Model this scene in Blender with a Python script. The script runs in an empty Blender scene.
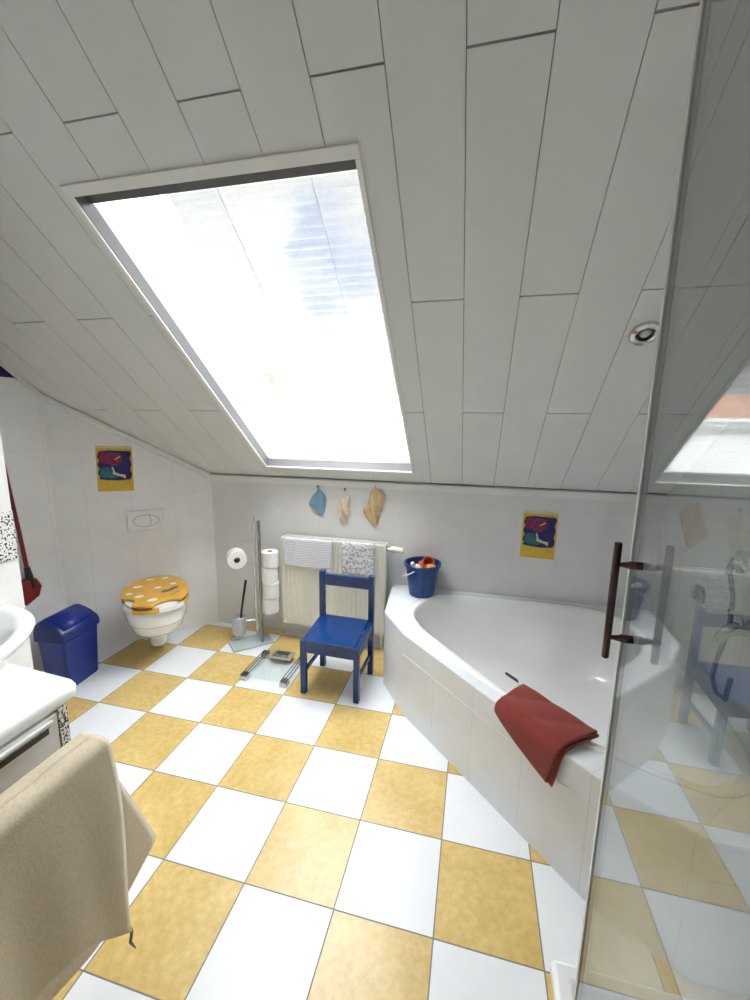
import bpy, bmesh, math, random
from mathutils import Vector, Matrix, Euler
random.seed(7)
SC = bpy.context.scene
COL = SC.collection
PI = math.pi

# ------------------------------------------------------------------ camera
cam_d = bpy.data.cameras.new('camera')
cam = bpy.data.objects.new('camera', cam_d)
COL.objects.link(cam)
cam_d.sensor_fit = 'VERTICAL'
cam_d.sensor_height = 36.0
cam_d.lens = 417.7 / 1000 * 36.0
cam_d.clip_start = 0.02
cam_d.clip_end = 200
RT = Vector((0.972076, 0.2341733, 0.0152026))
DN = Vector((0.05561654, -0.16696252, -0.98439338))
FW = Vector((-0.22798038, 0.95775069, -0.17532417))
M = Matrix((RT, -DN, -FW)).transposed().to_4x4()
M.translation = Vector((1.0352, -1.0732, 1.5888))
cam.matrix_world = M
SC.camera = cam

# ------------------------------------------------------------------ light
SC.view_settings.view_transform = 'Standard'
SC.view_settings.look = 'None'
SC.view_settings.gamma = 1.0
SC.view_settings.use_curve_mapping = False
SC.view_settings.exposure = 0.75
SC.cycles.use_denoising = True
SC.cycles.max_bounces = 14
SC.cycles.diffuse_bounces = 8
SC.cycles.glossy_bounces = 6
SC.cycles.transmission_bounces = 8
SC.cycles.transparent_max_bounces = 24
SC.cycles.caustics_reflective = False
SC.cycles.caustics_refractive = False

SUN_E, SUN_ANG, SUN_DIR = 33.0, 105, Vector((0.0, 0.33, 0.95))
SKY_STRENGTH = 0.64
sl = bpy.data.lights.new('daylight', 'SUN')
sl.energy = SUN_E
sl.angle = math.radians(SUN_ANG)
sl.color = (0.965, 0.985, 1.0)
so = bpy.data.objects.new('daylight', sl)
COL.objects.link(so)
so.location = (0, 6, 8)
so.rotation_euler = SUN_DIR.to_track_quat('Z', 'Y').to_euler()

w = bpy.data.worlds.new('sky')
SC.world = w
w.use_nodes = True
nt = w.node_tree
nt.nodes.clear()
wo = nt.nodes.new('ShaderNodeOutputWorld')
bg = nt.nodes.new('ShaderNodeBackground')
tc = nt.nodes.new('ShaderNodeTexCoord')
nz = nt.nodes.new('ShaderNodeTexNoise')
nz.inputs['Scale'].default_value = 2.6
nz.inputs['Detail'].default_value = 5
cr = nt.nodes.new('ShaderNodeValToRGB')
cr.color_ramp.elements[0].position = 0.30
cr.color_ramp.elements[0].color = (0.62, 0.76, 0.92, 1)
cr.color_ramp.elements[1].position = 0.42
cr.color_ramp.elements[1].color = (1, 1, 1, 1)
nt.links.new(tc.outputs['Generated'], nz.inputs['Vector'])
nt.links.new(nz.outputs['Fac'], cr.inputs['Fac'])
# a hole of blue in the clouds towards the roof window
dp = nt.nodes.new('ShaderNodeVectorMath')
dp.operation = 'DOT_PRODUCT'
dp.inputs[1].default_value = Vector((-0.30, 0.89, 0.335)).normalized()
nrmz = nt.nodes.new('ShaderNodeVectorMath')
nrmz.operation = 'NORMALIZE'
nt.links.new(tc.outputs['Generated'], nrmz.inputs[0])
nt.links.new(nrmz.outputs[0], dp.inputs[0])
n2 = nt.nodes.new('ShaderNodeTexNoise')
n2.inputs['Scale'].default_value = 9
n2.inputs['Detail'].default_value = 4
nt.links.new(tc.outputs['Generated'], n2.inputs['Vector'])
ad = nt.nodes.new('ShaderNodeMath')
ad.operation = 'MULTIPLY_ADD'
ad.inputs[1].default_value = 0.035
nt.links.new(n2.outputs['Fac'], ad.inputs[0])
nt.links.new(dp.outputs['Value'], ad.inputs[2])
bf = nt.nodes.new('ShaderNodeMapRange')
bf.inputs['From Min'].default_value = 1.0085
bf.inputs['From Max'].default_value = 1.0165
nt.links.new(ad.outputs[0], bf.inputs['Value'])
mxw = nt.nodes.new('ShaderNodeMix')
mxw.data_type = 'RGBA'
nt.links.new(bf.outputs[0], mxw.inputs[0])
nt.links.new(cr.outputs['Color'], mxw.inputs[6])
mxw.inputs[7].default_value = (0.30, 0.48, 0.78, 1)
nt.links.new(mxw.outputs[2], bg.inputs['Color'])
bg.inputs['Strength'].default_value = SKY_STRENGTH
nt.links.new(bg.outputs['Background'], wo.inputs['Surface'])


# ------------------------------------------------------------------ materials
def new_mat(name):
    m = bpy.data.materials.new(name)
    m.use_nodes = True
    b = m.node_tree.nodes['Principled BSDF']
    return m, m.node_tree, b


def N(t, typ, **kw):
    n = t.nodes.new(typ)
    for k, v in kw.items():
        setattr(n, k, v)
    return n


def mth(t, op, a, b=None, c=None):
    n = t.nodes.new('ShaderNodeMath')
    n.operation = op
    for i, v in enumerate((a, b, c)):
        if v is None:
            continue
        if isinstance(v, (int, float)):
            n.inputs[i].default_value = v
        else:
            t.links.new(v, n.inputs[i])
    return n.outputs[0]


def mixc(t, fac, a, b):
    n = t.nodes.new('ShaderNodeMix')
    n.data_type = 'RGBA'
    if isinstance(fac, (int, float)):
        n.inputs[0].default_value = fac
    else:
        t.links.new(fac, n.inputs[0])
    for idx, v in ((6, a), (7, b)):
        if isinstance(v, tuple):
            n.inputs[idx].default_value = (*v, 1)
        else:
            t.links.new(v, n.inputs[idx])
    return n.outputs[2]


def noise(t, scale, detail=3, vec=None, rough=0.5):
    n = t.nodes.new('ShaderNodeTexNoise')
    n.inputs['Scale'].default_value = scale
    n.inputs['Detail'].default_value = detail
    n.inputs['Roughness'].default_value = rough
    if vec is None:
        tcn = t.nodes.new('ShaderNodeTexCoord')
        vec = tcn.outputs['Object']
    t.links.new(vec, n.inputs['Vector'])
    return n.outputs['Fac']


def ramp(t, fac, p0, c0, p1, c1):
    n = t.nodes.new('ShaderNodeValToRGB')
    n.color_ramp.elements[0].position = p0
    n.color_ramp.elements[0].color = (*c0, 1)
    n.color_ramp.elements[1].position = p1
    n.color_ramp.elements[1].color = (*c1, 1)
    t.links.new(fac, n.inputs['Fac'])
    return n.outputs['Color']


def bump(t, b, h, strength, dist=0.002):
    n = t.nodes.new('ShaderNodeBump')
    n.inputs['Strength'].default_value = strength
    n.inputs['Distance'].default_value = dist
    t.links.new(h, n.inputs['Height'])
    t.links.new(n.outputs['Normal'], b.inputs['Normal'])


def plain(name, col, rough=0.4, metal=0.0, var=0.04, vscale=12, bmp=0.0, bscale=300, spec=0.5, coat=0.0):
    m, t, b = new_mat(name)
    f = noise(t, vscale, 3)
    lo = tuple(max(0, c * (1 - var)) for c in col)
    hi = tuple(min(1, c * (1 + var)) for c in col)
    t.links.new(ramp(t, f, 0.3, lo, 0.7, hi), b.inputs['Base Color'])
    b.inputs['Roughness'].default_value = rough
    b.inputs['Metallic'].default_value = metal
    b.inputs['Specular IOR Level'].default_value = spec
    b.inputs['Coat Weight'].default_value = coat
    if bmp:
        bump(t, b, noise(t, bscale, 4), bmp)
    return m


TILE = 0.33


def floor_mat():
    m, t, b = new_mat('checker_floor_tiles')
    g = N(t, 'ShaderNodeTexCoord')
    s = N(t, 'ShaderNodeSeparateXYZ')
    t.links.new(g.outputs['Object'], s.inputs[0])
    u = mth(t, 'DIVIDE', s.outputs[0], TILE)
    v = mth(t, 'DIVIDE', s.outputs[1], TILE)
    fu, fv = mth(t, 'FLOOR', u), mth(t, 'FLOOR', v)
    par = mth(t, 'FLOORED_MODULO', mth(t, 'ADD', fu, fv), 2.0)
    odd = mth(t, 'GREATER_THAN', par, 0.5)

    def edge(x):
        r = mth(t, 'SUBTRACT', x, mth(t, 'FLOOR', x))
        return mth(t, 'MINIMUM', r, mth(t, 'SUBTRACT', 1.0, r))
    e = mth(t, 'MINIMUM', edge(u), edge(v))
    grout = mth(t, 'LESS_THAN', e, 0.0068)
    n1 = noise(t, 5, 6, rough=0.65)
    n2 = noise(t, 38, 5, rough=0.6)
    ya = ramp(t, n1, 0.35, (0.60, 0.40, 0.115), 0.68, (0.80, 0.60, 0.25))
    yb = ramp(t, n2, 0.35, (0.58, 0.39, 0.11), 0.66, (0.80, 0.61, 0.27))
    yel = mixc(t, 0.45, ya, yb)
    wh = ramp(t, n1, 0.3, (0.82, 0.835, 0.87), 0.7, (0.87, 0.88, 0.91))
    c = mixc(t, odd, wh, yel)
    c = mixc(t, grout, c, (0.22, 0.21, 0.19))
    t.links.new(c, b.inputs['Base Color'])
    r = mth(t, 'ADD', mth(t, 'MULTIPLY', grout, 0.4), 0.30)
    t.links.new(r, b.inputs['Roughness'])
    bump(t, b, mth(t, 'SUBTRACT', 1.0, grout), 0.4, 0.002)
    return m


def tile_wall(name, ux, uy, u0, wdt, z0, hgt, col=(0.83, 0.84, 0.865), gcol=(0.74, 0.745, 0.75), g=0.003, rough=0.28):
    m, t, b = new_mat(name)
    tcn = N(t, 'ShaderNodeTexCoord')
    d = N(t, 'ShaderNodeVectorMath', operation='DOT_PRODUCT')
    t.links.new(tcn.outputs['Object'], d.inputs[0])
    d.inputs[1].default_value = (ux, uy, 0)
    s = N(t, 'ShaderNodeSeparateXYZ')
    t.links.new(tcn.outputs['Object'], s.inputs[0])
    u = mth(t, 'DIVIDE', mth(t, 'SUBTRACT', d.outputs['Value'], u0), wdt)
    v = mth(t, 'DIVIDE', mth(t, 'SUBTRACT', s.outputs[2], z0), hgt)

    def edge(x, sz):
        r = mth(t, 'SUBTRACT', x, mth(t, 'FLOOR', x))
        return mth(t, 'MULTIPLY', mth(t, 'MINIMUM', r, mth(t, 'SUBTRACT', 1.0, r)), sz)
    e = mth(t, 'MINIMUM', edge(u, wdt), edge(v, hgt))
    gr = mth(t, 'LESS_THAN', e, g / 2)
    n = noise(t, 9, 5)
    base = ramp(t, n, 0.3, tuple(c * 0.97 for c in col), 0.7, tuple(min(1, c * 1.02) for c in col))
    t.links.new(mixc(t, gr, base, gcol), b.inputs['Base Color'])
    b.inputs['Roughness'].default_value = rough
    bump(t, b, mth(t, 'ADD', mth(t, 'SUBTRACT', 1.0, gr), mth(t, 'MULTIPLY', n, 0.15)), 0.25, 0.002)
    return m


def mosaic_mat(scale=85.0, thr=0.5):
    m, t, b = new_mat('black_white_mosaic')
    n = noise(t, scale, 2, rough=0.4)
    t.links.new(ramp(t, n, thr - 0.02, (0.02, 0.02, 0.02), thr + 0.02, (0.82, 0.81, 0.78)), b.inputs['Base Color'])
    b.inputs['Roughness'].default_value = 0.3
    return m


def glass_mat(name, tint=(0.93, 0.96, 0.95), ior=1.5):
    """clear pane: straight transmission plus Fresnel reflection on both faces"""
    m, t, b = new_mat(name)
    t.nodes.remove(b)
    out = t.nodes['Material Output']
    tr = N(t, 'ShaderNodeBsdfTransparent')
    tr.inputs[0].default_value = (*tint, 1)
    gl = N(t, 'ShaderNodeBsdfGlossy')
    gl.inputs['Roughness'].default_value = 0.0
    fr = N(t, 'ShaderNodeFresnel')
    geo = N(t, 'ShaderNodeNewGeometry')
    i = mth(t, 'ADD', mth(t, 'MULTIPLY', geo.outputs['Backfacing'], 1 / ior - ior), ior)
    t.links.new(i, fr.inputs['IOR'])
    mx = N(t, 'ShaderNodeMixShader')
    t.links.new(fr.outputs[0], mx.inputs[0])
    t.links.new(tr.outputs[0], mx.inputs[1])
    t.links.new(gl.outputs[0], mx.inputs[2])
    t.links.new(mx.outputs[0], out.inputs[0])
    return m


def blind_mat():
    m, t, b = new_mat('sheer_pleated_fabric')
    t.nodes.remove(b)
    out = t.nodes['Material Output']
    tr = N(t, 'ShaderNodeBsdfTransparent')
    tr.inputs[0].default_value = (0.97, 0.97, 0.97, 1)
    df = N(t, 'ShaderNodeBsdfDiffuse')
    tl = N(t, 'ShaderNodeBsdfTranslucent')
    c = ramp(t, noise(t, 60, 3), 0.3, (0.80, 0.80, 0.80), 0.7, (0.86, 0.86, 0.86))
    t.links.new(c, df.inputs[0])
    t.links.new(c, tl.inputs[0])
    m1 = N(t, 'ShaderNodeMixShader')
    m1.inputs[0].default_value = 0.03
    t.links.new(df.outputs[0], m1.inputs[1])
    t.links.new(tl.outputs[0], m1.inputs[2])
    m2 = N(t, 'ShaderNodeMixShader')
    m2.inputs[0].default_value = 0.42
    t.links.new(tr.outputs[0], m2.inputs[1])
    t.links.new(m1.outputs[0], m2.inputs[2])
    t.links.new(m2.outputs[0], out.inputs[0])
    return m


def terry(name, col, var=0.12):
    m, t, b = new_mat(name)
    f = noise(t, 160, 5, rough=0.7)
    t.links.new(ramp(t, f, 0.3, tuple(c * (1 - var) for c in col), 0.7, tuple(min(1, c * (1 + var)) for c in col)), b.inputs['Base Color'])
    b.inputs['Roughness'].default_value = 0.95
    b.inputs['Specular IOR Level'].default_value = 0.1
    b.inputs['Sheen Weight'].default_value = 0.25
    bump(t, b, noise(t, 240, 4, rough=0.7), 0.55, 0.0016)
    return m


def line_cloth(name, kind):
    m, t, b = new_mat(name)
    tcn = N(t, 'ShaderNodeTexCoord')
    if kind == 'lines':
        wv = N(t, 'ShaderNodeTexWave', wave_type='BANDS', bands_direction='Z')
        wv.inputs['Scale'].default_value = 26
        wv.inputs['Distortion'].default_value = 1.2
        wv.inputs['Detail'].default_value = 2
        t.links.new(tcn.outputs['Object'], wv.inputs['Vector'])
        c = ramp(t, wv.outputs['Fac'], 0.10, (0.50, 0.49, 0.56), 0.42, (0.84, 0.83, 0.87))
    else:
        wv = N(t, 'ShaderNodeTexWave', wave_type='RINGS')
        wv.inputs['Scale'].default_value = 16
        wv.inputs['Distortion'].default_value = 9
        wv.inputs['Detail'].default_value = 2
        wv.inputs['Detail Scale'].default_value = 2.5
        t.links.new(tcn.outputs['Object'], wv.inputs['Vector'])
        c = ramp(t, wv.outputs['Fac'], 0.15, (0.42, 0.42, 0.44), 0.5, (0.82, 0.82, 0.83))
    t.links.new(c, b.inputs['Base Color'])
    b.inputs['Roughness'].default_value = 0.9
    bump(t, b, noise(t, 300, 3), 0.4)
    return m


MT = {
    'floor': floor_mat(),
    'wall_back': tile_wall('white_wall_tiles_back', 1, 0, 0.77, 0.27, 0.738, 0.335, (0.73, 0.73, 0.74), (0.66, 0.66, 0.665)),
    'wall_corner': tile_wall('white_wall_tiles_corner', .7071, .7071, 0.3, 0.27, 0.403, 0.335),
    'wall_side': tile_wall('white_wall_tiles_side', 0, 1, 1.0, 0.27, 0.403, 0.335),
    'bath_tile': tile_wall('white_bath_tiles', .7, -.714, -0.230, 0.27, 0.36, 0.6, col=(0.77, 0.79, 0.82), gcol=(0.66, 0.66, 0.65)),
    'plaster': plain('white_plaster', (0.80, 0.80, 0.79), 0.8, bmp=0.1),
    'plank': plain('white_laminated_planks', (0.70, 0.715, 0.715), 0.42, var=0.02, vscale=5, bmp=0.05, bscale=90),
    'gap': plain('plank_gap_backing', (0.34, 0.335, 0.33), 0.8),
    'trim': plain('white_trim_paint', (0.80, 0.80, 0.79), 0.4, var=0.02),
    'lining': plain('shade_dark_lining', (0.13, 0.13, 0.13), 0.6, var=0.05),  # shade put into the colour: dark reveal below the blind, backlit head rail
    'sash': plain('white_window_sash', (0.80, 0.80, 0.79), 0.4),
    'pane': glass_mat('window_glass', (0.98, 0.99, 0.99)),
    'blind': blind_mat(),
    'cord': plain('grey_cord', (0.45, 0.46, 0.48), 0.6),
    'porcelain': plain('white_glazed_porcelain', (0.86, 0.87, 0.88), 0.12, var=0.01, coat=0.4),
    'acrylic': plain('white_bath_acrylic', (0.86, 0.86, 0.86), 0.14, var=0.01, coat=0.3),
    'chrome': plain('polished_chrome', (0.72, 0.72, 0.72), 0.12, 1.0, var=0.02),
    'darkchrome': plain('dark_chrome', (0.30, 0.30, 0.31), 0.2, 1.0, var=0.04),
    'brushed': plain('brushed_metal', (0.62, 0.62, 0.62), 0.35, 1.0, var=0.05, vscale=60),
    'black': plain('black_plastic', (0.015, 0.015, 0.017), 0.35),
    'blue_wood': plain('blue_lacquered_wood', (0.004, 0.038, 0.165), 0.2, var=0.15, vscale=20, bmp=0.03, bscale=60),
    'blue_bin': plain('blue_bin_plastic', (0.004, 0.022, 0.22), 0.34, var=0.05),
    'blue_lid': plain('dark_blue_bin_plastic', (0.004, 0.018, 0.15), 0.34, var=0.05),
    'blue_bucket': plain('navy_bucket_plastic', (0.008, 0.045, 0.19), 0.28, var=0.05),
    'yellow_seat': plain('yellow_lacquered_seat', (0.72, 0.39, 0.055), 0.25, var=0.08, vscale=18),
    'seat_white': plain('white_seat_lacquer', (0.84, 0.83, 0.80), 0.25),
    'seat_brown': plain('brown_seat_edge', (0.10, 0.045, 0.012), 0.5),
    'motif': plain('grey_printed_motif', (0.13, 0.11, 0.09), 0.5, var=0.4, vscale=150),
    'rad': plain('cream_radiator_enamel', (0.78, 0.77, 0.67), 0.3, var=0.02),
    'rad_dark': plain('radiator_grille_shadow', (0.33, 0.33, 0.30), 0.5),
    'paper': plain('white_tissue_paper', (0.86, 0.86, 0.85), 0.95, bmp=0.2),
    'card': plain('brown_cardboard_core', (0.30, 0.26, 0.22), 0.9),
    'poster_yellow': plain('yellow_poster_paper', (0.68, 0.46, 0.05), 0.6, var=0.08, vscale=30),
    'poster_cream': plain('cream_poster_edge', (0.68, 0.60, 0.40), 0.6),
    'poster_navy': plain('navy_print', (0.012, 0.010, 0.12), 0.5, var=0.4, vscale=40),
    'poster_red': plain('crimson_print', (0.24, 0.012, 0.035), 0.5, var=0.3, vscale=60),
    'poster_teal': plain('teal_print', (0.012, 0.15, 0.15), 0.5, var=0.4, vscale=60),
    'poster_violet': plain('violet_print', (0.10, 0.05, 0.28), 0.5, var=0.3, vscale=60),
    'poster_light': plain('cream_print', (0.66, 0.58, 0.38), 0.5),
    'red_plastic': plain('dark_red_plastic', (0.20, 0.012, 0.022), 0.35, var=0.2),
    'brown_red': plain('dark_red_brown_gloss', (0.045, 0.008, 0.009), 0.18, 0.3, var=0.1, coat=0.5),  # glossy dark red-brown for the door handle and its standoffs
    'cabinet': plain('white_cabinet_front', (0.76, 0.75, 0.72), 0.35, var=0.02),
    'counter': plain('white_stone_counter', (0.84, 0.83, 0.83), 0.25, var=0.02, vscale=60),
    'mosaic': mosaic_mat(150, 0.47),
    'mosaic_wall': mosaic_mat(130, 0.44),
    'beige_terry': terry('beige_terry', (0.64, 0.55, 0.40)),
    'red_terry': terry('brick_red_terry', (0.24, 0.042, 0.034)),
    'blue_terry': terry('pale_blue_terry', (0.20, 0.34, 0.46)),
    'cream_terry': terry('cream_terry', (0.70, 0.61, 0.46)),
    'tan_terry': terry('tan_terry', (0.62, 0.47, 0.27)),
    'cloth_lines': line_cloth('striped_cloth', 'lines'),
    'cloth_rings': line_cloth('swirl_cloth', 'rings'),
    'shower_glass': glass_mat('shower_glass', (0.73, 0.76, 0.755), 2.0),  # tint darkened to stand in for the unlit shower behind the pane
    'seal': plain('clear_grey_seal', (0.55, 0.56, 0.56), 0.15, var=0.03),
    'scale_glass': glass_mat('scale_glass', (0.96, 0.985, 0.975)),
    'base_glass': plain('frosted_glass_plate', (0.48, 0.55, 0.54), 0.12, var=0.05),
    'frost': plain('frosted_grey_glass', (0.55, 0.57, 0.60), 0.3),
    'lcd': plain('grey_green_display', (0.05, 0.065, 0.05), 0.2),
    'orange': plain('orange_plastic', (0.75, 0.16, 0.06), 0.4),
    'toy_yellow': plain('yellow_sponge', (0.80, 0.42, 0.08), 0.9, bmp=0.4),
    'toy_white': plain('white_plastic_bottle', (0.82, 0.82, 0.80), 0.35),
    'lamp_dark': plain('dark_reflector', (0.06, 0.06, 0.06), 0.15, 0.6),
    'motif_grey': plain('grey_scale_strip', (0.16, 0.165, 0.17), 0.35, 0.4),
    'roof': plain('terracotta_roof', (0.42, 0.16, 0.085), 0.9, var=0.2, vscale=3),
    'render': plain('pale_house_render', (0.80, 0.74, 0.66), 0.9),
    'house_glass': plain('dark_house_window', (0.12, 0.14, 0.16), 0.2),
}


# ------------------------------------------------------------------ mesh builder
class MB:
    def __init__(self):
        self.bm = bmesh.new()

    def face(self, pts):
        try:
            return self.bm.faces.new([self.bm.verts.new(p) for p in pts])
        except ValueError:
            return None

    def hexa(self, p):
        """p: 8 points, bottom 4 then top 4, same order"""
        v = [self.bm.verts.new(q) for q in p]
        for f in ((3, 2, 1, 0), (4, 5, 6, 7), (0, 1, 5, 4), (1, 2, 6, 5), (2, 3, 7, 6), (3, 0, 4, 7)):
            self.bm.faces.new([v[i] for i in f])
        return self

    def box(self, x0, y0, z0, x1, y1, z1, mat=None):
        p = [(x0, y0, z0), (x1, y0, z0), (x1, y1, z0), (x0, y1, z0), (x0, y0, z1), (x1, y0, z1), (x1, y1, z1), (x0, y1, z1)]
        if mat is not None:
            p = [mat @ Vector(q) for q in p]
        return self.hexa(p)

    def prism(self, poly, z0, z1, mat=None):
        f = (lambda q: mat @ Vector(q)) if mat is not None else (lambda q: q)
        a = [self.bm.verts.new(f((x, y, z0))) for x, y in poly]
        b = [self.bm.verts.new(f((x, y, z1))) for x, y in poly]
        n = len(poly)
        self.bm.faces.new(a[::-1])
        self.bm.faces.new(b)
        for i in range(n):
            self.bm.faces.new((a[i], a[(i + 1) % n], b[(i + 1) % n], b[i]))
        return self

    def loft(self, rings, cap0=True, cap1=True, closed=True):
        R = [[self.bm.verts.new(p) for p in r] for r in rings]
        n = len(R[0])
        for a, b in zip(R, R[1:]):
            for i in range(n if closed else n - 1):
                j = (i + 1) % n
                self.bm.faces.new((a[i], a[j], b[j], b[i]))
        if cap0:
            self.bm.faces.new(R[0][::-1])
        if cap1:
            self.bm.faces.new(R[-1])
        return self

    def lathe(self, prof, c=(0, 0, 0), seg=32, mat=None, cap0=True, cap1=True):
        rings = []
        for r, z in prof:
            ring = []
            for k in range(seg):
                a = 2 * PI * k / seg
                p = Vector((r * math.cos(a), r * math.sin(a), z))
                if mat is not None:
                    p = mat @ p
                ring.append(p + Vector(c))
            rings.append(ring)
        return self.loft(rings, cap0, cap1)

    def tube(self, path, r, seg=12, caps=True):
        path = [Vector(p) for p in path]
        rs = r if isinstance(r, (list, tuple)) else [r] * len(path)
        rings = []
        up = None
        for i, p in enumerate(path):
            d = (path[min(i + 1, len(path) - 1)] - path[max(i - 1, 0)]).normalized()
            if up is None:
                up = Vector((0, 0, 1)) if abs(d.z) < 0.9 else Vector((1, 0, 0))
            sx = d.cross(up).normalized()
            up = sx.cross(d).normalized()
            rings.append([p + rs[i] * (math.cos(2 * PI * k / seg) * sx + math.sin(2 * PI * k / seg) * up) for k in range(seg)])
        return self.loft(rings, caps, caps)

    def grid(self, fn, nu, nv):
        V = [[self.bm.verts.new(fn(i / nu, j / nv)) for j in range(nv + 1)] for i in range(nu + 1)]
        for i in range(nu):
            for j in range(nv):
                self.bm.faces.new((V[i][j], V[i + 1][j], V[i + 1][j + 1], V[i][j + 1]))
        return self

    def build(self, name, mat, parent=None, smooth=True, bevel=0, solid=0, sub=0, ang=40, seg=2):
        bmesh.ops.recalc_face_normals(self.bm, faces=self.bm.faces[:])
        me = bpy.data.meshes.new(name)
        self.bm.to_mesh(me)
        self.bm.free()
        me.materials.append(MT[mat] if isinstance(mat, str) else mat)
        if smooth:
            for p in me.polygons:
                p.use_smooth = True
            me.set_sharp_from_angle(angle=math.radians(ang))
        o = bpy.data.objects.new(name, me)
        COL.objects.link(o)
        if parent is not None:
            o.parent = parent
        if solid:
            md = o.modifiers.new('thickness', 'SOLIDIFY')
            md.thickness = solid
            md.offset = 0
        if bevel:
            md = o.modifiers.new('edges', 'BEVEL')
            md.width = bevel
            md.segments = seg
            md.limit_method = 'ANGLE'
            md.angle_limit = math.radians(35)
        if sub:
            md = o.modifiers.new('smooth', 'SUBSURF')
            md.levels = sub
            md.render_levels = sub
        return o


def tag(o, label, cat, group=None):
    o['label'] = label
    o['category'] = cat
    if group:
        o['group'] = group
    return o


def thing(name, label, cat, loc=(0, 0, 0), rz=0, group=None):
    o = bpy.data.objects.new(name, None)
    o.empty_display_size = 0.1
    COL.objects.link(o)
    o.location = loc
    o.rotation_euler = (0, 0, rz)
    return tag(o, label, cat, group)


def struct(o):
    o['kind'] = 'structure'
    return o


def copy_tree(o, parent=None):
    c = o.copy()
    COL.objects.link(c)
    if parent is not None:
        c.parent = parent
    for ch in list(o.children):
        copy_tree(ch, c)
    return c


def rot_to(d):
    return Vector(d).normalized().to_track_quat('Z', 'Y').to_matrix().to_4x4()


# ------------------------------------------------------------------ room shell
YB, XL, XR, YF = 1.713, -1.60, 2.15, -2.2
KNEE = 1.21
AL = math.atan(0.794)
CA, SA = math.cos(AL), math.sin(AL)
YFLAT = -0.164
ZFLAT = KNEE + 0.794 * (YB - YFLAT)


def zc(y):
    return KNEE + 0.794 * (YB - y)


def cs(x, s, n=0.0):
    """point on the sloping ceiling: x, s up the slope, n outwards"""
    return Vector((x, YB - s * CA + n * SA, KNEE + s * SA + n * CA))


struct(MB().box(XL - .15, YF - .1, -0.12, XR + .15, YB + .15, 0).build('floor', 'floor', smooth=False))
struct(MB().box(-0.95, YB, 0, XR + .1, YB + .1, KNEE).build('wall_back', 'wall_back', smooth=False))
# 45 degree wall carrying the toilet
cA, cB = Vector((-0.914, 1.713)), Vector((-1.60, 1.027))
nrm = Vector((-.7071, .7071)) * 0.1
m = MB()
a0, b0, a1, b1 = cA, cB, cA + nrm, cB + nrm
m.hexa([(a0.x, a0.y, 0), (b0.x, b0.y, 0), (b1.x, b1.y, 0), (a1.x, a1.y, 0),
        (a0.x, a0.y, zc(a0.y)), (b0.x, b0.y, zc(b0.y)), (b1.x, b1.y, zc(b0.y)), (a1.x, a1.y, zc(a0.y))])
struct(m.build('wall_corner', 'wall_corner', smooth=False))


def yz_wall(name, x0, x1, pts, mat):
    mm = MB()
    mm.loft([[(x0, y, z) for y, z in pts], [(x1, y, z) for y, z in pts]])
    return struct(mm.build(name, mat, smooth=False))


yz_wall('wall_left', XL - .1, XL, [(-0.7, 0), (1.03, 0), (1.03, zc(1.03)), (YFLAT, ZFLAT), (-0.7, ZFLAT)], 'wall_side')
yz_wall('wall_partition', -0.73, -0.65, [(YF, 0), (0.105, 0), (0.105, zc(0.105)), (YFLAT, ZFLAT), (YF, ZFLAT)], 'plaster')
yz_wall('wall_right', XR, XR + .1, [(YF, 0), (YB, 0), (YB, KNEE), (YFLAT, ZFLAT), (YF, ZFLAT)], 'wall_side')
struct(MB().box(XL, -0.7, 0, -0.73, -0.6, ZFLAT).build('wall_niche', 'plaster', smooth=False))
struct(MB().box(-0.73, YF - .1, 0, XR + .1, YF, ZFLAT).build('wall_front', 'plaster', smooth=False))
# black-and-white mosaic band on the partition
struct(MB().box(-0.652, -1.6, 1.07, -0.645, 0.104, 1.253).build('trim_4', 'mosaic_wall', smooth=False))

# ceiling: backing slab with the skylight hole, planks below it
SX0, SX1 = -0.386, 0.645           # clear opening
SS0, SS1 = 0.143, 1.860
S_END = (YB - YFLAT) / CA
m = MB()


def slab(mm, x0, s0, x1, s1, n0, n1):
    mm.hexa([cs(x0, s0, n0), cs(x1, s0, n0), cs(x1, s1, n0), cs(x0, s1, n0), cs(x0, s0, n1), cs(x1, s0, n1), cs(x1, s1, n1), cs(x0, s1, n1)])


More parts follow.
